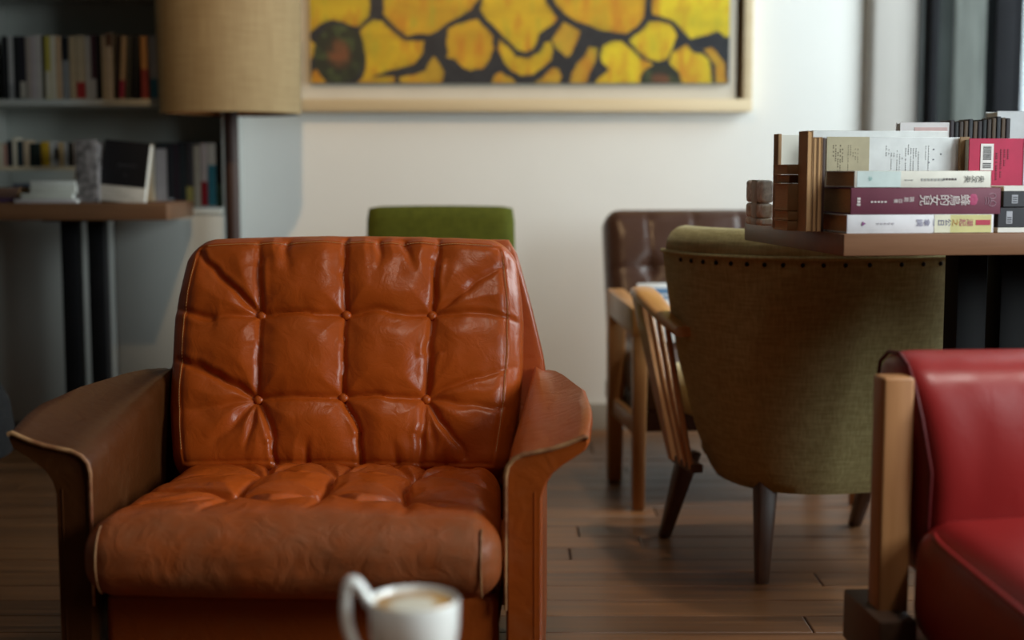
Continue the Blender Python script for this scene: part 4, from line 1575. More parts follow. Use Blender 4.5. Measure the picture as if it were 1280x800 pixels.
def shell_pt(z, a, inset=0.0):
    hw = float(np.interp(z, [0.17, 0.30, 0.45, 0.60, 0.70], [0.215, 0.262, 0.302, 0.327, 0.338])) - inset
    dr = float(np.interp(z, [0.17, 0.30, 0.45, 0.60, 0.70], [0.215, 0.245, 0.275, 0.305, 0.322])) - inset
    y0 = 0.02
    ca_, sa_ = math.cos(a), math.sin(a)
    n_ = 0.82
    return Vector((hw * math.copysign(abs(sa_) ** n_, sa_), y0 - dr * (math.copysign(abs(ca_) ** n_, ca_)), z))


secs = []
zz = list(np.linspace(0.180, ZT, 22))
for i, z in enumerate(zz):
    ins = 0.010 * max(0, 1 - i / 1.5)
    secs.append([shell_pt(z, a, ins) for a in AA] + [shell_pt(z, a, 0.075) for a in reversed(AA)])
bm = bmesh.new()
add_loft(bm, secs)
obj('back_shell', bm, M_olive, tb, ang=60)
# padded roll along the top edge
path = []
for a in AA:
    p = shell_pt(ZT, a, 0.040)
    path.append(Vector((p.x, p.y, ZT + 0.010)))
bm = bmesh.new()
rr = [0.030] + [0.044] * (len(path) - 2) + [0.030]
add_tube(bm, path, rr, 16)
o = obj('padded_roll', bm, M_olive, tb, ang=60)
path = [shell_pt(ZT - 0.002, a, -0.002) for a in AA]
bm = bmesh.new()
add_tube(bm, path, 0.0045, 8)
obj('piping', bm, M_olive, tb)
bm = bmesh.new()
bmesh.ops.create_uvsphere(bm, u_segments=8, v_segments=6, radius=0.0048)
for a in np.linspace(-84, 84, 24):
    obj('upholstery_nail', bm.copy(), M_black, tb, loc=shell_pt(ZT - 0.016, R(a), -0.001))
bm.free()
bm = rounded_grid_box(0.38, 0.30, 0.11, 0.03, 12, 12, 5)
obj('seat_base', bm, M_olive, tb, ang=60, loc=(0, 0.08, 0.245))
bm = rounded_grid_box(0.46, 0.46, 0.105, 0.035, 24, 24, 6, lambda p: (p.x * (1 + 0.165 * max(0.0, min(1.0, (p.y - 0.005) / 0.05))), p.y, p.z), lambda x, y: 0.02 * (1 - (x / .24) ** 2) * (1 - (y / .24) ** 2), '+z')
obj('seat_cushion', bm, M_cream, tb, ang=60, loc=(0, 0.075, 0.353))
for (fx, fy), (tx, ty) in (((-0.205, -0.185), (-0.160, -0.095)), ((0.205, -0.185), (0.160, -0.095)), ((-0.272, 0.222), (-0.245, 0.135)), ((0.215, 0.215), (0.235, 0.135))):
    obj('leg', leg_bm((fx, fy, 0), (tx, ty, 0.22), 0.026, 0.046, 0.005, 0.026, 0.046), wood_mat('dark_leg_wood', (0.075, 0.032, 0.015), (0.13, 0.06, 0.03), rough=0.4, axis='z'), tb)
M_armw = wood_mat('arm_wood', (0.47, 0.195, 0.050), (0.60, 0.28, 0.085), rough=0.33, axis='y', coat=0.2)
M_armp = wood_mat('arm_post_wood', (0.47, 0.22, 0.09), (0.60, 0.31, 0.14), rough=0.36, axis='z', coat=0.1)
for s in (-1, 1):
    # armrest: flat board that starts high at the front and runs down and in to the shell
    ctr = bezier((s * 0.300, 0.345, 0.565), (s * 0.318, 0.25, 0.597), (s * 0.335, 0.13, 0.545), (s * 0.326, -0.03, 0.515), 18)
    secs = []
    for i, p in enumerate(ctr):
        t = i / 18
        w = float(np.interp(t, [0, 0.12, 0.45, 1], [0.036, 0.052, 0.060, 0.040]))
        h = float(np.interp(t, [0, 0.12, 1], [0.020, 0.026, 0.022]))
        ring = []
        for k in range(16):
            a = 2 * math.pi * k / 16
            ca_, sa_ = math.cos(a), math.sin(a)
            ring.append((p.x + w / 2 * math.copysign(abs(ca_) ** 0.55, ca_), p.y, p.z + h / 2 * math.copysign(abs(sa_) ** 0.6, sa_)))
        secs.append(ring)
    bm = bmesh.new()
    add_loft(bm, secs)
    ar = obj('armrest', bm, M_armw, tb, ang=60)
    bm = bmesh.new()
    secs = []
    for t in np.linspace(0, 1, 9):
        p = Vector((s * 0.302, 0.318, 0.560)).lerp(Vector((s * 0.284, 0.130, 0.205)), t)
        w, d = float(np.interp(t, [0, 1], [0.026, 0.020])), float(np.interp(t, [0, 0.25, 1], [0.066, 0.060, 0.030]))
        secs.append([p + Vector((sx * w / 2, sy * d / 2, 0)) for sx, sy in ((-1, -1), (1, -1), (1, 1), (-1, 1))])
    add_loft(bm, secs)
    bmesh.ops.bevel(bm, geom=[e for e in bm.edges if abs(e.verts[0].co.z - e.verts[1].co.z) > 0.01], offset=0.004, segments=2, profile=0.5, affect='EDGES')
    obj('front_post', bm, M_armp, tb)
    for y1, yb in ((0.225, 0.085), (0.150, 0.052), (0.075, 0.022)):
        i = min(range(19), key=lambda q: abs(ctr[q].y - y1))
        bm = bmesh.new()
        add_tube(bm, [(ctr[i].x, ctr[i].y, ctr[i].z - 0.006), ((ctr[i].x + s * 0.284) / 2 + s * 0.003, (ctr[i].y + yb) / 2, (ctr[i].z + 0.205) / 2), (s * 0.284, yb, 0.205)], [0.006, 0.0075, 0.006], 10)
        obj('spindle', bm, M_armp, tb)
    box_obj('side_rail', (s * 0.274 - 0.014, s * 0.274 + 0.014, 0.01, 0.145, 0.196, 0.216), wood_mat('dark_leg_wood', (0.075, 0.032, 0.015), (0.13, 0.06, 0.03)), tb, 0.004)

# =================================================================== RED LEATHER CHAIR (right foreground)
M_red = leather_mat('red_leather', (0.265, 0.015, 0.014), (0.29, 0.035, 0.032), wear=0.12, rough=0.40, spec=0.45, wrinkle=0.06)
M_red_dark = leather_mat('red_leather_dark', (0.095, 0.007, 0.007), (0.12, 0.02, 0.02), wear=0.1, rough=0.6, spec=0.2)
M_oak = wood_mat('oak_post', (0.35, 0.145, 0.048), (0.46, 0.21, 0.078), rough=0.42, axis='z')
M_dwood = wood_mat('dark_base_wood', (0.05, 0.025, 0.014), (0.09, 0.045, 0.025), rough=0.45, axis='y')
rd = thing('club_chair', 'red leather chair with oak back posts in the right foreground', 'armchair', (0.498, 1.86, 0), R(5))
# local x runs right from the post, y to the back
box_obj('post', (-0.008, 0.034, -0.004, 0.040, 0.0, 0.585), M_oak, rd, 0.004, 3)
box_obj('post', (0.648, 0.690, -0.004, 0.040, 0.0, 0.585), M_oak, rd, 0.004, 3)
bm = bmesh.new()
secs = []
# back cushion: rolled over the top, profile in y-z swept across x
prof = [(0.020, 0.30), (-0.018, 0.33), (-0.026, 0.40), (-0.030, 0.46), (-0.020, 0.53), (-0.004, 0.575), (0.022, 0.600), (0.060, 0.613), (0.105, 0.610), (0.140, 0.592), (0.158, 0.560), (0.160, 0.50), (0.150, 0.42), (0.13, 0.31)]
for i in range(41):
    t = i / 40
    e = min(t, 1 - t)
    q = math.sqrt(max(0.0, 1 - (1 - min(1, e / 0.065)) ** 2))
    kk = 0.60 + 0.40 * q
    cx_, cz_ = 0.065, 0.50
    sec = []
    for (yy, z) in prof:
        # the rolled top overhangs the post, the lower part stands inside it
        top = max(0.0, min(1.0, (z - 0.46) / 0.12))
        xl = 0.040 - 0.018 * top
        x = xl + t * (0.682 - 2 * xl)
        wob = 0.003 * noise.noise(Vector((t * 22, z * 14, 0.5)))
        sec.append((x, cx_ + (yy - cx_) * kk + wob, cz_ + (z - cz_) * (0.86 + 0.14 * q)))
    secs.append(sec)
add_loft(bm, secs)
rb = obj('back_cushion', bm, M_red, rd, ang=60)
md = rb.modifiers.new('Subdivision', 'SUBSURF')
md.levels = md.render_levels = 2
for j in (1, 39):
    s_ = secs[j]
    bm = bmesh.new()
    add_tube(bm, [Vector(p) + Vector((-0.003 if j == 1 else 0.003, 0, 0)) for p in s_[1:12]], 0.0028, 8)
    obj('piping', bm, M_red_dark, rb)
bm = rounded_grid_box(0.62, 0.52, 0.17, 0.05, 30, 30, 10, None, lambda x, y: 0.028 * (1 - (x / .31) ** 2) * (1 - (y / .26) ** 2), '+z')
rs_ = obj('seat_cushion', bm, M_red, rd, ang=60, loc=(0.343, -0.245, 0.300), rot=(R(3), 0, 0))
ring = []
for i in range(64):
    a = 2 * math.pi * i / 64
    ring.append((0.302 * math.copysign(abs(math.cos(a)) ** 0.28, math.cos(a)), 0.252 * math.copysign(abs(math.sin(a)) ** 0.28, math.sin(a)), 0.0725))
bm = bmesh.new()
add_tube(bm, ring, 0.0036, 8, closed=True)
obj('piping', bm, M_red, rs_)
box_obj('base_frame', (0.035, 0.647, -0.49, 0.04, 0.10, 0.236), M_red, rd, 0.010, 3)
for x in (-0.022, 0.652):
    box_obj('side_rail', (x, x + 0.052, -0.05, 0.10, 0.20, 0.270), M_dwood, rd, 0.004)
for x in (0.07, 0.61):
    obj('leg', leg_bm((x, -0.44, 0), (x, -0.44, 0.105), 0.03, 0.042), M_dwood, rd)

# =================================================================== DARK STOOL at the left edge
st = thing('round_stool', 'dark round upholstered stool at the left edge, beyond the armchair', 'stool', (-1.385, 3.2, 0))
M_dark = fabric_mat('dark_fabric', (0.014, 0.014, 0.015), (0.026, 0.025, 0.026), scale=200, sheen=0.0)
bm = bmesh.new()
add_lathe(bm, [(0, 0.20), (0.21, 0.20), (0.232, 0.212), (0.238, 0.26), (0.228, 0.33), (0.205, 0.372), (0.15, 0.388), (0, 0.392)], 48)
obj('seat', bm, M_dark, st, ang=50)
for k in range(4):
    a = R(45 + 90 * k)
    obj('leg', leg_bm((0.17 * math.cos(a), 0.17 * math.sin(a), 0), (0.15 * math.cos(a), 0.15 * math.sin(a), 0.21), 0.022, 0.034), M_black, st)


# =================================================================== READING TABLE ON THE RIGHT
ZT_R = 0.760
TRZ = math.atan2(0.126, 0.992)
P0 = at(1055, 292.5, 2.20)
ZT_R = P0.z
rt = thing('reading_table', 'thick wooden table on twin black legs, piled with books on the right', 'table', (P0.x, 2.20, 0), TRZ)
M_walnut = wood_mat('table_wood', (0.165, 0.072, 0.034), (0.26, 0.125, 0.062), rough=0.42, axis='x', scale=2)
TD, TW, TT = 0.535, 1.15, 0.0345
box_obj('tabletop', (0, TW, 0, TD, ZT_R - TT, ZT_R), M_walnut, rt, 0.002)
for u in (0.327, 0.407, 0.85, 0.93):
    bm = bmesh.new()
    add_box(bm, u - 0.0275, u + 0.0275, 0.245, 0.30, 0.008, ZT_R - TT - 0.005, 0.003)
    obj('leg', bm, M_black, rt)
for u in (0.367, 0.89):
    box_obj('foot_plate', (u - 0.10, u + 0.10, 0.14, 0.40, 0, 0.009), M_black, rt, 0.002)
    box_obj('top_plate', (u - 0.10, u + 0.10, 0.16, 0.38, ZT_R - TT - 0.006, ZT_R - TT + 0.0004), M_black, rt, 0.001)
MT = Matrix.Translation((P0.x, 2.20, 0)) @ Matrix.Rotation(TRZ, 4, 'Z')


def TP(u, v, z=0.0):
    return MT @ Vector((u, v, z))


def uv_at(px, v):
    """table coordinate u that the pixel column px shows on the line v behind the front edge"""
    lo, hi = -0.6, 1.6
    for _ in range(50):
        m = (lo + hi) / 2
        p = TP(m, v)
        if 640 + FPX * p.x / p.y < px:
            lo = m
        else:
            hi = m
    return (lo + hi) / 2


def z_at(py, u, v):
    return at(640, py, TP(u, v).y).z


# ---- front stack of three lying books, spines to the front, heads to the right
ROT = Matrix.Rotation(R(90), 4, 'X') @ Matrix.Rotation(R(-90), 4, 'Z')    # text plane on a spine, characters lie on their side


def spine_text(body, size, material, parent, x, z, y=-0.0016, spacing=1.0):
    return text_obj('title_lettering', body, size, material, parent, Matrix.Translation((x, y, z)) @ ROT, spacing)


M_wp = flat((0.78, 0.77, 0.80))
v0 = 0.012
zc = ZT_R + 0.0004
specs = [(1058, 1241, 23, 'white and pale yellow book lowest in the front stack of three', M_wp),
         (1062, 1249, 33, 'thick plum-red book in the middle of the front stack', flat((0.150, 0.034, 0.060), 0.6)),
         (1066, 1236, 20.5, 'cream paperback on top of the front stack', flat((0.72, 0.70, 0.62)))]
stack = []
for i, (a, b, hp, lab, mc) in enumerate(specs):
    v = v0 + (0.0, 0.002, 0.006)[i]
    u0, u1 = uv_at(a, v), uv_at(b, v)
    t = hp * TP(u0 + 0.1, v).y / FPX
    p = TP((u0 + u1) / 2, v, zc)
    bk = lying('book', lab, 'book', mc, M_page_brown, (u1 - u0, (0.150, 0.155, 0.135)[i], t), p, TRZ, 'front stack of books on the reading table')
    stack.append((bk, u1 - u0, t))
    zc += t + 0.0004
# lowest: yellow head band, coloured title, red imprint at the head
bk, L, t = stack[0]
box_obj('spine_band', (L * 0.20, L / 2 - 0.004, -0.0010, 0.0003, 0.0006, t - 0.0006), flat((0.62, 0.58, 0.26)), bk, 0)
box_obj('spine_band', (L * 0.20 - 0.026, L * 0.20, -0.0010, 0.0003, 0.0006, t - 0.0006), flat((0.74, 0.72, 0.56)), bk, 0)
box_obj('imprint_label', (L * 0.375, L * 0.475, -0.0015, 0.0003, t * 0.42, t * 0.70), flat((0.50, 0.05, 0.09)), bk, 0)
M_navy, M_pink, M_gold = flat((0.10, 0.09, 0.22)), flat((0.45, 0.10, 0.16)), flat((0.5, 0.22, 0.05))
x = L * 0.315
for ch, m in (('潮', M_pink), ('起', M_pink), ('之', M_gold), ('公', M_navy), ('日', M_navy), ('一', M_navy), ('傘', M_navy), ('詞', M_navy)):
    spine_text(ch, 0.0118, m, bk, x, t * 0.56)
    x -= 0.0118
spine_text('▲', 0.008, flat((0.25, 0.08, 0.22)), bk, -L * 0.40, t * 0.52)
bm = bmesh.new()
for k in range(5):
    add_box(bm, -L * 0.30 + k * 0.006, -L * 0.30 + k * 0.006 + 0.004, -0.0012, 0, t * 0.48, t * 0.56)
tag(obj('printed_text', bm, flat((0.45, 0.42, 0.46)), bk), kind='stuff')
# middle: the large white title
bk, L, t = stack[1]
M_tw = flat((0.66, 0.60, 0.58))
x = L * 0.23
for ch in '蜂鳥的女兒':
    spine_text(ch, 0.0182, M_tw, bk, x, t * 0.53)
    x -= 0.0166
x -= 0.001
for ch, sz in (('路', .0085), ('易', .0085), ('亞', .0072), ('著', .0072)):
    spine_text(ch, sz, M_tw, bk, x, t * (0.56 if sz > .008 else 0.50))
    x -= sz * 1.05
bm = bmesh.new()
for k in range(5):
    add_box(bm, x - 0.008 - k * 0.0055, x - 0.0045 - k * 0.0055, -0.0012, 0, t * 0.44, t * 0.50)
add_box(bm, -L * 0.462, -L * 0.437, -0.0012, 0, t * 0.36, t * 0.395)
for k in range(3):
    add_box(bm, -L * 0.458 + 0.0, -L * 0.438, -0.0012, 0, t * (0.33 + k * 0.11), t * (0.41 + k * 0.11))
tag(obj('printed_text', bm, M_tw, bk), kind='stuff')
# pink flower badge and outlined bird at the head
bm = bmesh.new()
for k in range(6):
    a = 2 * math.pi * k / 6
    add_lathe(bm, [(0, -0.0001), (0.0042, 0.0), (0, 0.0006)], 14, Matrix.Translation((L * 0.315 + 0.0032 * math.cos(a), -0.0006, t * 0.55 + 0.0052 * math.sin(a))) @ Matrix.Rotation(R(90), 4, 'X'))
tag(obj('flower_badge', bm, flat((0.42, 0.06, 0.15)), bk), 'pink flower printed on the spine')
bm = bmesh.new()
add_tube(bm, [(L * 0.440 + 0.006 * math.cos(q), -0.0008, t * 0.68 + 0.0042 * math.sin(q)) for q in np.linspace(-2.0, 2.6, 16)], 0.0005, 5)
add_tube(bm, [(L * 0.440 + 0.006 * math.cos(q), -0.0008, t * 0.40 + 0.0042 * math.sin(q)) for q in np.linspace(-2.6, 2.0, 16)], 0.0005, 5)
for k in range(3):
    add_tube(bm, [(L * 0.395 + k * 0.004, -0.0008, t * 0.36), (L * 0.40 + k * 0.004, -0.0008, t * 0.50), (L * 0.394 + k * 0.004, -0.0008, t * 0.64)], 0.0005, 5)
tag(obj('line_emblem', bm, flat((0.45, 0.30, 0.36)), bk), 'thin outlined emblem at the head of the spine')
# top: cream, pale mint foot, black title at the head
bk, L, t = stack[2]
box_obj('spine_band', (-L / 2 + 0.004, -L * 0.165, -0.0009, 0.0003, 0.0006, t - 0.0006), flat((0.60, 0.70, 0.68)), bk, 0)
M_ink = flat((0.03, 0.03, 0.03))
x = L * 0.405
for ch in '央次央':
    spine_text(ch, 0.0118, M_ink, bk, x, t * 0.50)
    x -= 0.0112
bm = bmesh.new()
for k in range(5):
    add_box(bm, x - 0.006 - k * 0.0048, x - 0.0026 - k * 0.0048, -0.0012, 0, t * 0.44, t * 0.55)
tag(obj('printed_text', bm, flat((0.10, 0.08, 0.08)), bk), kind='stuff')
bm = bmesh.new()
for k in range(7):
    add_box(bm, 0.030 - k * 0.0056, 0.034 - k * 0.0056, -0.0012, 0, t * 0.40, t * 0.54)
for k in range(3):
    add_box(bm, -0.020 - k * 0.005, -0.0165 - k * 0.005, -0.0012, 0, t * 0.42, t * 0.48)
tag(obj('printed_text', bm, flat((0.40, 0.40, 0.38)), bk), kind='stuff')
spine_text('ꕤ' if False else '水', 0.008, flat((0.18, 0.42, 0.40)), bk, -L * 0.40, t * 0.52)


def standing(name, label, cat, mc, mp, px0, px1, py, v, thick, group=None, bottom=None, cover_front=True, rz=0.0):
    """a book standing on its long edge, cover to the front, between two pixel columns, top at py"""
    u0, u1 = uv_at(px0, v), uv_at(px1, v)
    zt_ = z_at(py, (u0 + u1) / 2, v)
    h = zt_ - ZT_R - 0.0006
    w = u1 - u0
    root = thing(name, label, cat, TP((u0 + u1) / 2, v, ZT_R + 0.0006), TRZ + rz, group)
    c = min(0.0025, thick * 0.2)
    bm = bmesh.new()
    add_box(bm, -w / 2, w / 2, 0, c, 0, h, 0.0006, 1)
    add_box(bm, -w / 2, w / 2, thick - c, thick, 0, h, 0.0006, 1)
    add_box(bm, w / 2 - c, w / 2, 0, thick, 0, h, 0.0008, 1)
    obj('cover', bm, mc, root)
    box_obj('pages', (-w / 2 + 0.002, w / 2 - c, c, thick - c, 0.002, h - 0.002), mp, root, 0)
    return root, w, h


def dash_columns(name, parent, cols, z0, z1, x0, dx, colr, seed_, y=-0.0008, wd=0.0016):
    random.seed(seed_)
    bm = bmesh.new()
    for k in range(cols):
        z = z1 - random.choice((0, 0, 0.006, 0.012))
        end = z0 + random.choice((0, 0, 0.0, 0.02, 0.03))
        while z > end:
            g = random.uniform(0.0018, 0.0030)
            add_box(bm, x0 + k * dx, x0 + k * dx + wd, y, 0.0002, z - g, z)
            z -= g + random.choice((0.0012, 0.0012, 0.0016, 0.004))
    return tag(obj(name, bm, flat(colr), parent), kind='stuff')


# ---- book lying on its side behind the stack: tan and white printed cover
M_wc = flat((0.70, 0.71, 0.71))
b1, w, h = standing('book', 'white book with tan printed flap standing behind the front stack', 'book', M_wc, M_page_w, 1031, 1198, 171.5, 0.185, 0.022)
fl = 0.31 * w
box_obj('flap', (-w / 2 - 0.0005, -w / 2 + fl, -0.0014, 0.0002, 0, h + 0.0004), flat((0.44, 0.38, 0.25)), b1, 0)
dash_columns('printed_text', b1, 5, h - 0.06, h - 0.013, -w / 2 + 0.010, 0.0040, (0.20, 0.17, 0.11), 1, y=-0.0019)
dash_columns('printed_text', b1, 5, h - 0.06, h - 0.013, -w / 2 + 0.036, 0.0042, (0.30, 0.26, 0.17), 2, y=-0.0019, wd=0.0010)
dash_columns('printed_text', b1, 4, h - 0.06, h - 0.014, -w / 2 + fl + 0.030, 0.0045, (0.46, 0.47, 0.48), 3, wd=0.0011)
dash_columns('printed_text', b1, 3, h - 0.06, h - 0.022, -w / 2 + fl + 0.049, 0.0045, (0.46, 0.47, 0.48), 4, wd=0.0011)
dash_columns('printed_text', b1, 6, h - 0.06, h - 0.012, -w / 2 + fl + 0.064, 0.0045, (0.42, 0.43, 0.44), 5, wd=0.0012)
dash_columns('printed_text', b1, 2, h - 0.06, h - 0.014, -w / 2 + fl + 0.099, 0.0050, (0.48, 0.49, 0.5), 6, wd=0.0011)
bm = bmesh.new()
for k, (dx, dz) in enumerate(((0.124, 0.019), (0.137, 0.027), (0.124, 0.036), (0.116, 0.041))):
    add_box(bm, -w / 2 + fl + dx - 0.012, -w / 2 + fl + dx - 0.0095, -0.0008, 0, h - dz - 0.002, h - dz)
tag(obj('printed_mark', bm, flat((0.2, 0.2, 0.24)), b1), kind='stuff')
# ---- taller white book behind it
b2, w, h = standing('book', 'plain white book standing behind the tan and white printed book', 'book', flat((0.80, 0.80, 0.78)), M_page_w, 1012, 1180, 163.5, 0.245, 0.045)
# ---- pages of a brown paperback, then the magenta book with its barcode
b3, w, h = standing('book', 'brown-paged book standing between the white printed book and the magenta book', 'book', flat((0.25, 0.15, 0.07)), M_page_brown, 1196, 1208, 171, 0.175, 0.06)
M_mag = flat((0.44, 0.012, 0.062), 0.55)
b4, w, h = standing('book', 'magenta book with a barcode label standing right of the printed white book', 'book', M_mag, M_page, 1207.5, 1275, 173, 0.155, 0.028)
lx = -w / 2 + 0.020
box_obj('barcode_label', (lx, lx + 0.0225, -0.0012, 0.0002, h - 0.053, h - 0.009), flat((0.76, 0.72, 0.70)), b4, 0)
bm = bmesh.new()
random.seed(8)
z = h - 0.013
while z > h - 0.050:
    g = random.choice((0.0007, 0.0011, 0.0016))
    if not (h - 0.039 < z < h - 0.034):
        add_box(bm, lx + 0.004, lx + 0.0185, -0.0017, -0.0011, z - g, z)
    z -= g + random.choice((0.0007, 0.001))
tag(obj('barcode', bm, M_ink, b4), kind='stuff')
dash_columns('printed_text', b4, 1, h - 0.068, h - 0.012, lx + 0.027, 0.005, (0.18, 0.01, 0.03), 12, wd=0.0028)
dash_columns('printed_text', b4, 3, h - 0.068, h - 0.012, lx + 0.035, 0.0062, (0.22, 0.01, 0.035), 13, wd=0.0024)
b5, w, h = standing('book', 'pale grey book standing right of the magenta book at the right edge', 'book', flat((0.55, 0.56, 0.60)), M_page_w, 1275.5, 1345, 172, 0.157, 0.03)
# ---- two charcoal boxed books lying at the right edge
M_char = flat((0.030, 0.030, 0.036), 0.4)
zc = ZT_R + 0.0004
for i, (a, hp, lab) in enumerate(((1246, 31, 'charcoal hardback with white label, lower of two at the right edge'), (1252, 26, 'charcoal hardback with white label, upper of two at the right edge'))):
    v = 0.018
    u0 = uv_at(a, v)
    t = hp * TP(u0, v).y / FPX
    Lb = 0.17
    root = thing('book', lab, 'book', TP(u0 + Lb / 2, v, zc), TRZ, 'charcoal hardbacks at the right edge')
    bm = bmesh.new()
    pz = (0.0, 0.0075) if i == 0 else (t - 0.0075, t)
    dz = (0.0075, t) if i == 0 else (0.0, t - 0.0075)
    add_box(bm, -Lb / 2, Lb / 2, 0, 0.13, dz[0], dz[1], 0.001, 1)
    obj('cover', bm, M_char, root)
    box_obj('pages', (-Lb / 2 + 0.001, Lb / 2, 0.0006, 0.128, pz[0], pz[1]), M_page_w, root, 0)
    box_obj('spine_label', (-Lb / 2 + 0.014, -Lb / 2 + 0.024, -0.0006, 0.0004, dz[0] + 0.006, dz[1] - 0.006), flat((0.40, 0.41, 0.45)), root, 0)
    bm = bmesh.new()
    for k in range(3):
        add_box(bm, -Lb / 2 + 0.0155, -Lb / 2 + 0.0225, -0.0011, -0.0005, dz[0] + 0.008 + k * 0.0035, dz[0] + 0.0095 + k * 0.0035)
    tag(obj('printed_text', bm, M_char, root), kind='stuff')
    zc += t + 0.0004
# ---- row of dark cards or slim discs, and white things at the back
random.seed(21)
u0, u1 = uv_at(1183, 0.42), uv_at(1258, 0.42)
n = 13
cols = [(0.05, 0.032, 0.024), (0.012, 0.012, 0.014), (0.035, 0.025, 0.03), (0.10, 0.06, 0.035), (0.03, 0.032, 0.04), (0.09, 0.055, 0.03)]
for i in range(n):
    a = u0 + (u1 - u0) * i / n
    b = u0 + (u1 - u0) * (i + 0.86) / n
    top = 151 - 5 * i / n + random.uniform(-2.5, 2.5)
    zt_ = z_at(top, a, 0.42)
    c = cols[(i * 5 + 2) % 6]
    word = 'brown' if c[0] > 0.04 else 'black'
    book('booklet', f'slim {word} booklet in the dark row behind the magenta book, {NUM[i]} from the left', flat(c), (b - a, 0.045, zt_ - ZT_R - 0.002), loc=TP((a + b) / 2, 0.42, ZT_R + 0.0008),
         rot=(0, 0, TRZ), pages=M_page_brown if i % 3 else M_page_w, group='row of slim dark booklets')
b6, w, h = standing('book', 'white book with faint pink print standing far back, left of the dark booklets', 'book', flat((0.80, 0.76, 0.75)), M_page_w, 1121, 1182, 153, 0.40, 0.02)
box_obj('printed_band', (-0.02, w / 2 - 0.004, -0.001, 0.0002, h - 0.016, h - 0.009), flat((0.70, 0.48, 0.46)), b6, 0)
b7, w, h = standing('box', 'tall white box standing at the back of the table near the window', 'box', flat((0.84, 0.86, 0.88)), M_page_w, 1241, 1330, 139, 0.47, 0.05)

# ---- left group: spines turned away, brown page edges to the left
M_kraft = mat('kraft_board', (0.50, 0.29, 0.135), rough=0.8, var=0.25, scale=18)
M_kraft2 = mat('kraft_board_dark', (0.34, 0.19, 0.09), rough=0.8, var=0.25, scale=18)
gid = 'brown fore-edge books on the table corner'
v = 0.07
for i, (a, b, top, lab) in enumerate(((1007, 1014, 163, 'tall thin brown book edge standing left of the front stack, first of three'), (1014.5, 1020, 171, 'thin brown book edge standing left of the front stack, second of three'), (1020.5, 1025.5, 171, 'thin brown book edge standing left of the front stack, third of three'))):
    ua, ub = uv_at(a, v), uv_at(b, v)
    zt_ = z_at(top, ua, v)
    root = thing('book', lab, 'book', TP((ua + ub) / 2, v, ZT_R + 0.0006), TRZ, gid)
    th = ub - ua - 0.0006
    h = zt_ - ZT_R - 0.001
    box_obj('pages', (-th / 2 + 0.0008, th / 2 - 0.0008, 0.001, 0.043, 0.001, h - 0.0015), M_page_brown, root, 0)
    bm = bmesh.new()
    add_box(bm, -th / 2, -th / 2 + 0.001, 0, 0.045, 0, h)
    add_box(bm, th / 2 - 0.001, th / 2, 0, 0.045, 0, h)
    add_box(bm, -th / 2, th / 2, 0.0435, 0.045, 0, h)
    obj('cover', bm, M_kraft if i != 1 else M_kraft2, root)
# dark slim book right of them
ua, ub = uv_at(1026, v), uv_at(1030, v)
bk = book('book', 'slim dark brown book between the brown book edges and the tan printed cover', flat((0.05, 0.025, 0.02)), (ub - ua, 0.10, z_at(172, ua, v) - ZT_R - 0.001), loc=TP((ua + ub) / 2, v + 0.004, ZT_R + 0.0006), rot=(0, 0, TRZ))
# four brown boxed books lying in a stepped pile, edges to the front
v = 0.115
zc = ZT_R + 0.0005
for i, (a, b, hp, lab) in enumerate(((983.5, 1006, 13, 'brown book lowest in the small pile at the table corner'), (983.5, 1006, 12, 'brown book second in the small pile at the table corner'),
                                      (983, 1006, 34, 'thick brown slipcase third in the small pile at the table corner'), (984.5, 1006, 11, 'dark filler for a shaded gap, fourth in the small pile at the table corner'),
                                      (982, 1006, 13, 'brown book topmost in the small pile at the table corner'))):
    ua, ub = uv_at(a, v), uv_at(b, v)
    if i == 3:
        ua += 0.004  # set-back dark filler, its colour stands in for a gap's shade
    t = hp * TP(ua, v).y / FPX
    lying('book', lab, 'book', M_kraft2 if i == 3 else M_kraft, M_page_brown, (ub - ua - 0.001, 0.075, t - 0.0008), TP((ua + ub) / 2, v + (0.012 if i == 3 else 0), zc), TRZ, 'brown books piled at the table corner')
    zc += t
# cream book standing on edge behind the pile, with its brown board on the left
v = 0.225
ua, ub = uv_at(969.5, v), uv_at(1007, v)
zt_ = z_at(167, ua, v)
root = thing('book', 'tall cream book with a brown board edge standing at the table corner', 'book', TP((ua + ub) / 2, v, ZT_R + 0.0006), TRZ)
w, h = ub - ua, zt_ - ZT_R - 0.001
box_obj('cover', (-w / 2, -w / 2 + 0.006, -0.004, 0.022, 0, h), M_kraft2, root, 0.001)
box_obj('cover', (w / 2 - 0.003, w / 2, 0, 0.022, 0, h - 0.004), M_kraft2, root, 0.001)
box_obj('pages', (-w / 2 + 0.006, w / 2 - 0.003, 0.0, 0.022, 0.001, h - 0.002), mat('cream_board', (0.80, 0.77, 0.68), rough=0.8, var=0.06), root, 0)
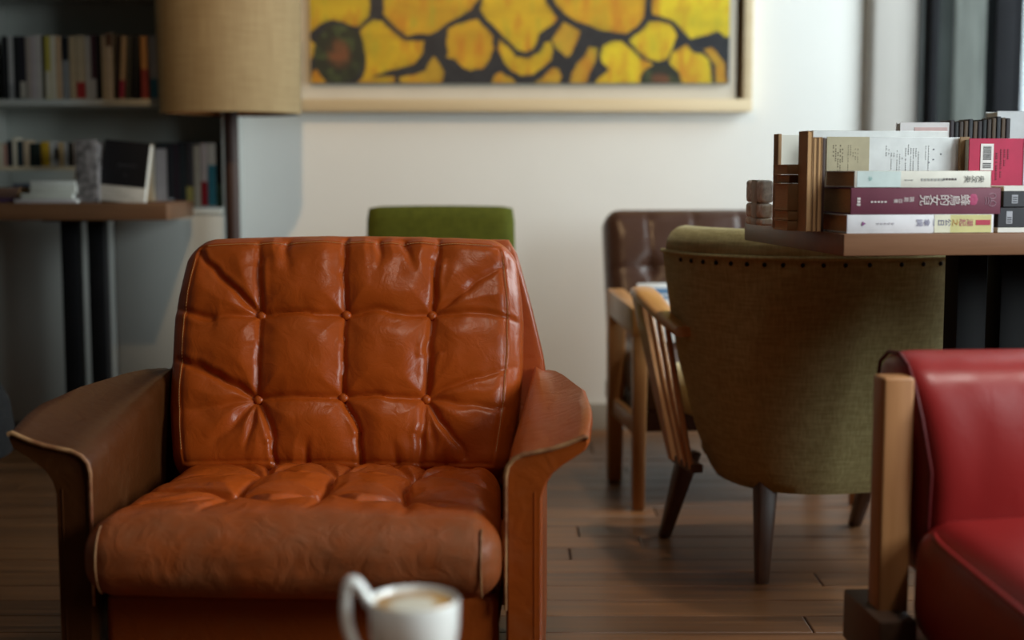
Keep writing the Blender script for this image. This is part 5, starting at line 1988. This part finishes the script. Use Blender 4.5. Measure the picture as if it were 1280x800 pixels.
# three patterned packets at the far left corner
M_pat = mat('patterned_paper', (0.90, 0.88, 0.84), rough=0.8, col2=(0.50, 0.48, 0.46), scale=90)
M_pat2 = mat('patterned_paper_two', (0.90, 0.88, 0.84), rough=0.8, col2=(0.46, 0.32, 0.18), scale=55)
v = 0.335
zc = ZT_R + 0.0005
for i, (hp, m, lab) in enumerate(((9, M_pat2, 'patterned paper packet lowest of three at the table corner'), (19, M_pat2, 'white and brown patterned packet in the middle of three'), (29, M_pat, 'grey patterned paper packet topmost of three'))):
    ua, ub = uv_at(951, v), uv_at(966.5, v)
    t = hp * TP(ua, v).y / FPX
    p = thing('paper_packet', lab, 'packet', TP((ua + ub) / 2, v, zc), TRZ, 'patterned packets stacked at the table corner')
    w = ub - ua
    bm = bmesh.new()
    add_box(bm, -w / 2, w / 2, 0, 0.10, 0, t - 0.0006, min(0.006, t * 0.3), 3)
    obj('wrapper', bm, m, p)
    box_obj('paper_band', (-w / 2 - 0.0006, w / 2 + 0.0006, 0.03, 0.06, -0.0001, t - 0.0004), flat((0.5, 0.47, 0.42)), p, 0.0008)
    zc += t

# =================================================================== COFFEE TABLE AND CUP (foreground)
ZK = 0.398
kt = thing('coffee_table', 'low wooden coffee table in the foreground under the cup', 'table', (-0.10, 1.12, 0))
box_obj('tabletop', (-0.40, 0.40, -0.25, 0.225, ZK - 0.03, ZK), wood_mat('coffee_table_wood', (0.16, 0.075, 0.035), (0.25, 0.12, 0.06), rough=0.4, axis='x'), kt, 0.004)
for sx in (-0.36, 0.36):
    for sy in (-0.21, 0.18):
        obj('leg', leg_bm((sx, sy, 0), (sx, sy, ZK - 0.029), 0.03, 0.04), M_leg, kt)
M_porc = mat('porcelain', (0.92, 0.925, 0.90), rough=0.18, spec=0.5, var=0.02, coat=0.4)
CXP = at(517.5, 748, 1.275)
zr = CXP.z - ZK
cup = thing('coffee_cup', 'white porcelain cup of latte with an angular handle in the foreground', 'cup', (CXP.x, 1.275, ZK + 0.0004), R(0))
ro = 0.0415
bm = bmesh.new()
add_lathe(bm, [(0, 0.0), (0.026, 0.0), (0.028, 0.002), (0.033, 0.006), (0.0385, 0.02), (ro - 0.0005, 0.04), (ro, zr - 0.002), (ro - 0.0012, zr), (ro - 0.003, zr - 0.0012), (ro - 0.0036, 0.03), (0.030, 0.010), (0, 0.008)], 64)
obj('cup_body', bm, M_porc, cup, ang=60)
# handle on the left: rises above the rim, then runs down in an angular loop
pts = [Vector(p) for p in ((-0.040, 0, zr - 0.006), (-0.0465, 0, zr + 0.006), (-0.0535, 0, zr + 0.0145), (-0.0585, 0, zr + 0.0145), (-0.0612, 0, zr + 0.006), (-0.0628, 0, zr - 0.010), (-0.0610, 0, zr - 0.028), (-0.0545, 0, zr - 0.046), (-0.046, 0, zr - 0.058), (-0.038, 0, zr - 0.062))]
dense = []
for i in range(len(pts) - 1):
    p0, p1, p2, p3 = pts[max(0, i - 1)], pts[i], pts[i + 1], pts[min(len(pts) - 1, i + 2)]
    for k in range(5):
        t = k / 5
        dense.append(0.5 * ((2 * p1) + (p2 - p0) * t + (2 * p0 - 5 * p1 + 4 * p2 - p3) * t * t + (3 * p1 - p0 - 3 * p2 + p3) * t ** 3))
dense.append(pts[-1])
bm = bmesh.new()
secs = []
for i, p in enumerate(dense):
    tn = (dense[min(i + 1, len(dense) - 1)] - dense[max(i - 1, 0)]).normalized()
    nb = Vector((-tn.z, 0, tn.x))
    rw, rh = 0.0075, 0.0052
    secs.append([p + nb * rh * math.cos(2 * math.pi * k / 14) + Vector((0, 1, 0)) * rw * math.sin(2 * math.pi * k / 14) for k in range(14)])
add_loft(bm, secs)
obj('handle', bm, M_porc, cup, ang=60)
# latte: crema with a milk-foam heart towards the front
M_latte = bpy.data.materials.new('latte')
M_latte.use_nodes = True
_n, _l = M_latte.node_tree.nodes, M_latte.node_tree.links
_tc = _n.new('ShaderNodeTexCoord')
_mp = _n.new('ShaderNodeMapping')
_mp.inputs['Location'].default_value = (0.0, 0.010, 0)
_l.new(_tc.outputs['Object'], _mp.inputs['Vector'])
_ns = _n.new('ShaderNodeTexNoise')
_ns.inputs['Scale'].default_value = 45
_l.new(_tc.outputs['Object'], _ns.inputs['Vector'])
_le = _n.new('ShaderNodeVectorMath')
_le.operation = 'LENGTH'
_l.new(_mp.outputs['Vector'], _le.inputs[0])
_ad = _n.new('ShaderNodeMath')
_ad.operation = 'MULTIPLY_ADD'
_l.new(_ns.outputs['Fac'], _ad.inputs[0])
_ad.inputs[1].default_value = 0.012
_l.new(_le.outputs['Value'], _ad.inputs[2])
_rp = _n.new('ShaderNodeValToRGB')
_mr = _n.new('ShaderNodeMapRange')
_mr.inputs['From Max'].default_value = 0.06
_l.new(_ad.outputs[0], _mr.inputs['Value'])
_l.new(_mr.outputs['Result'], _rp.inputs['Fac'])
_rp.color_ramp.elements[0].position = 0.40
_rp.color_ramp.elements[0].color = (0.74, 0.68, 0.56, 1)
_rp.color_ramp.elements[1].position = 0.52
_rp.color_ramp.elements[1].color = (0.46, 0.24, 0.07, 1)
_l.new(_rp.outputs['Color'], _n['Principled BSDF'].inputs['Base Color'])
_n['Principled BSDF'].inputs['Roughness'].default_value = 0.3
bm = bmesh.new()
add_lathe(bm, [(0, -0.004), (ro - 0.004, -0.004), (ro - 0.0032, 0.0), (ro - 0.008, 0.0008), (0.015, 0.0025), (0, 0.003)], 48)
tag(obj('coffee', bm, M_latte, cup, ang=60, loc=(0, 0, zr - 0.0045)), 'latte with pale milk foam and brown crema')
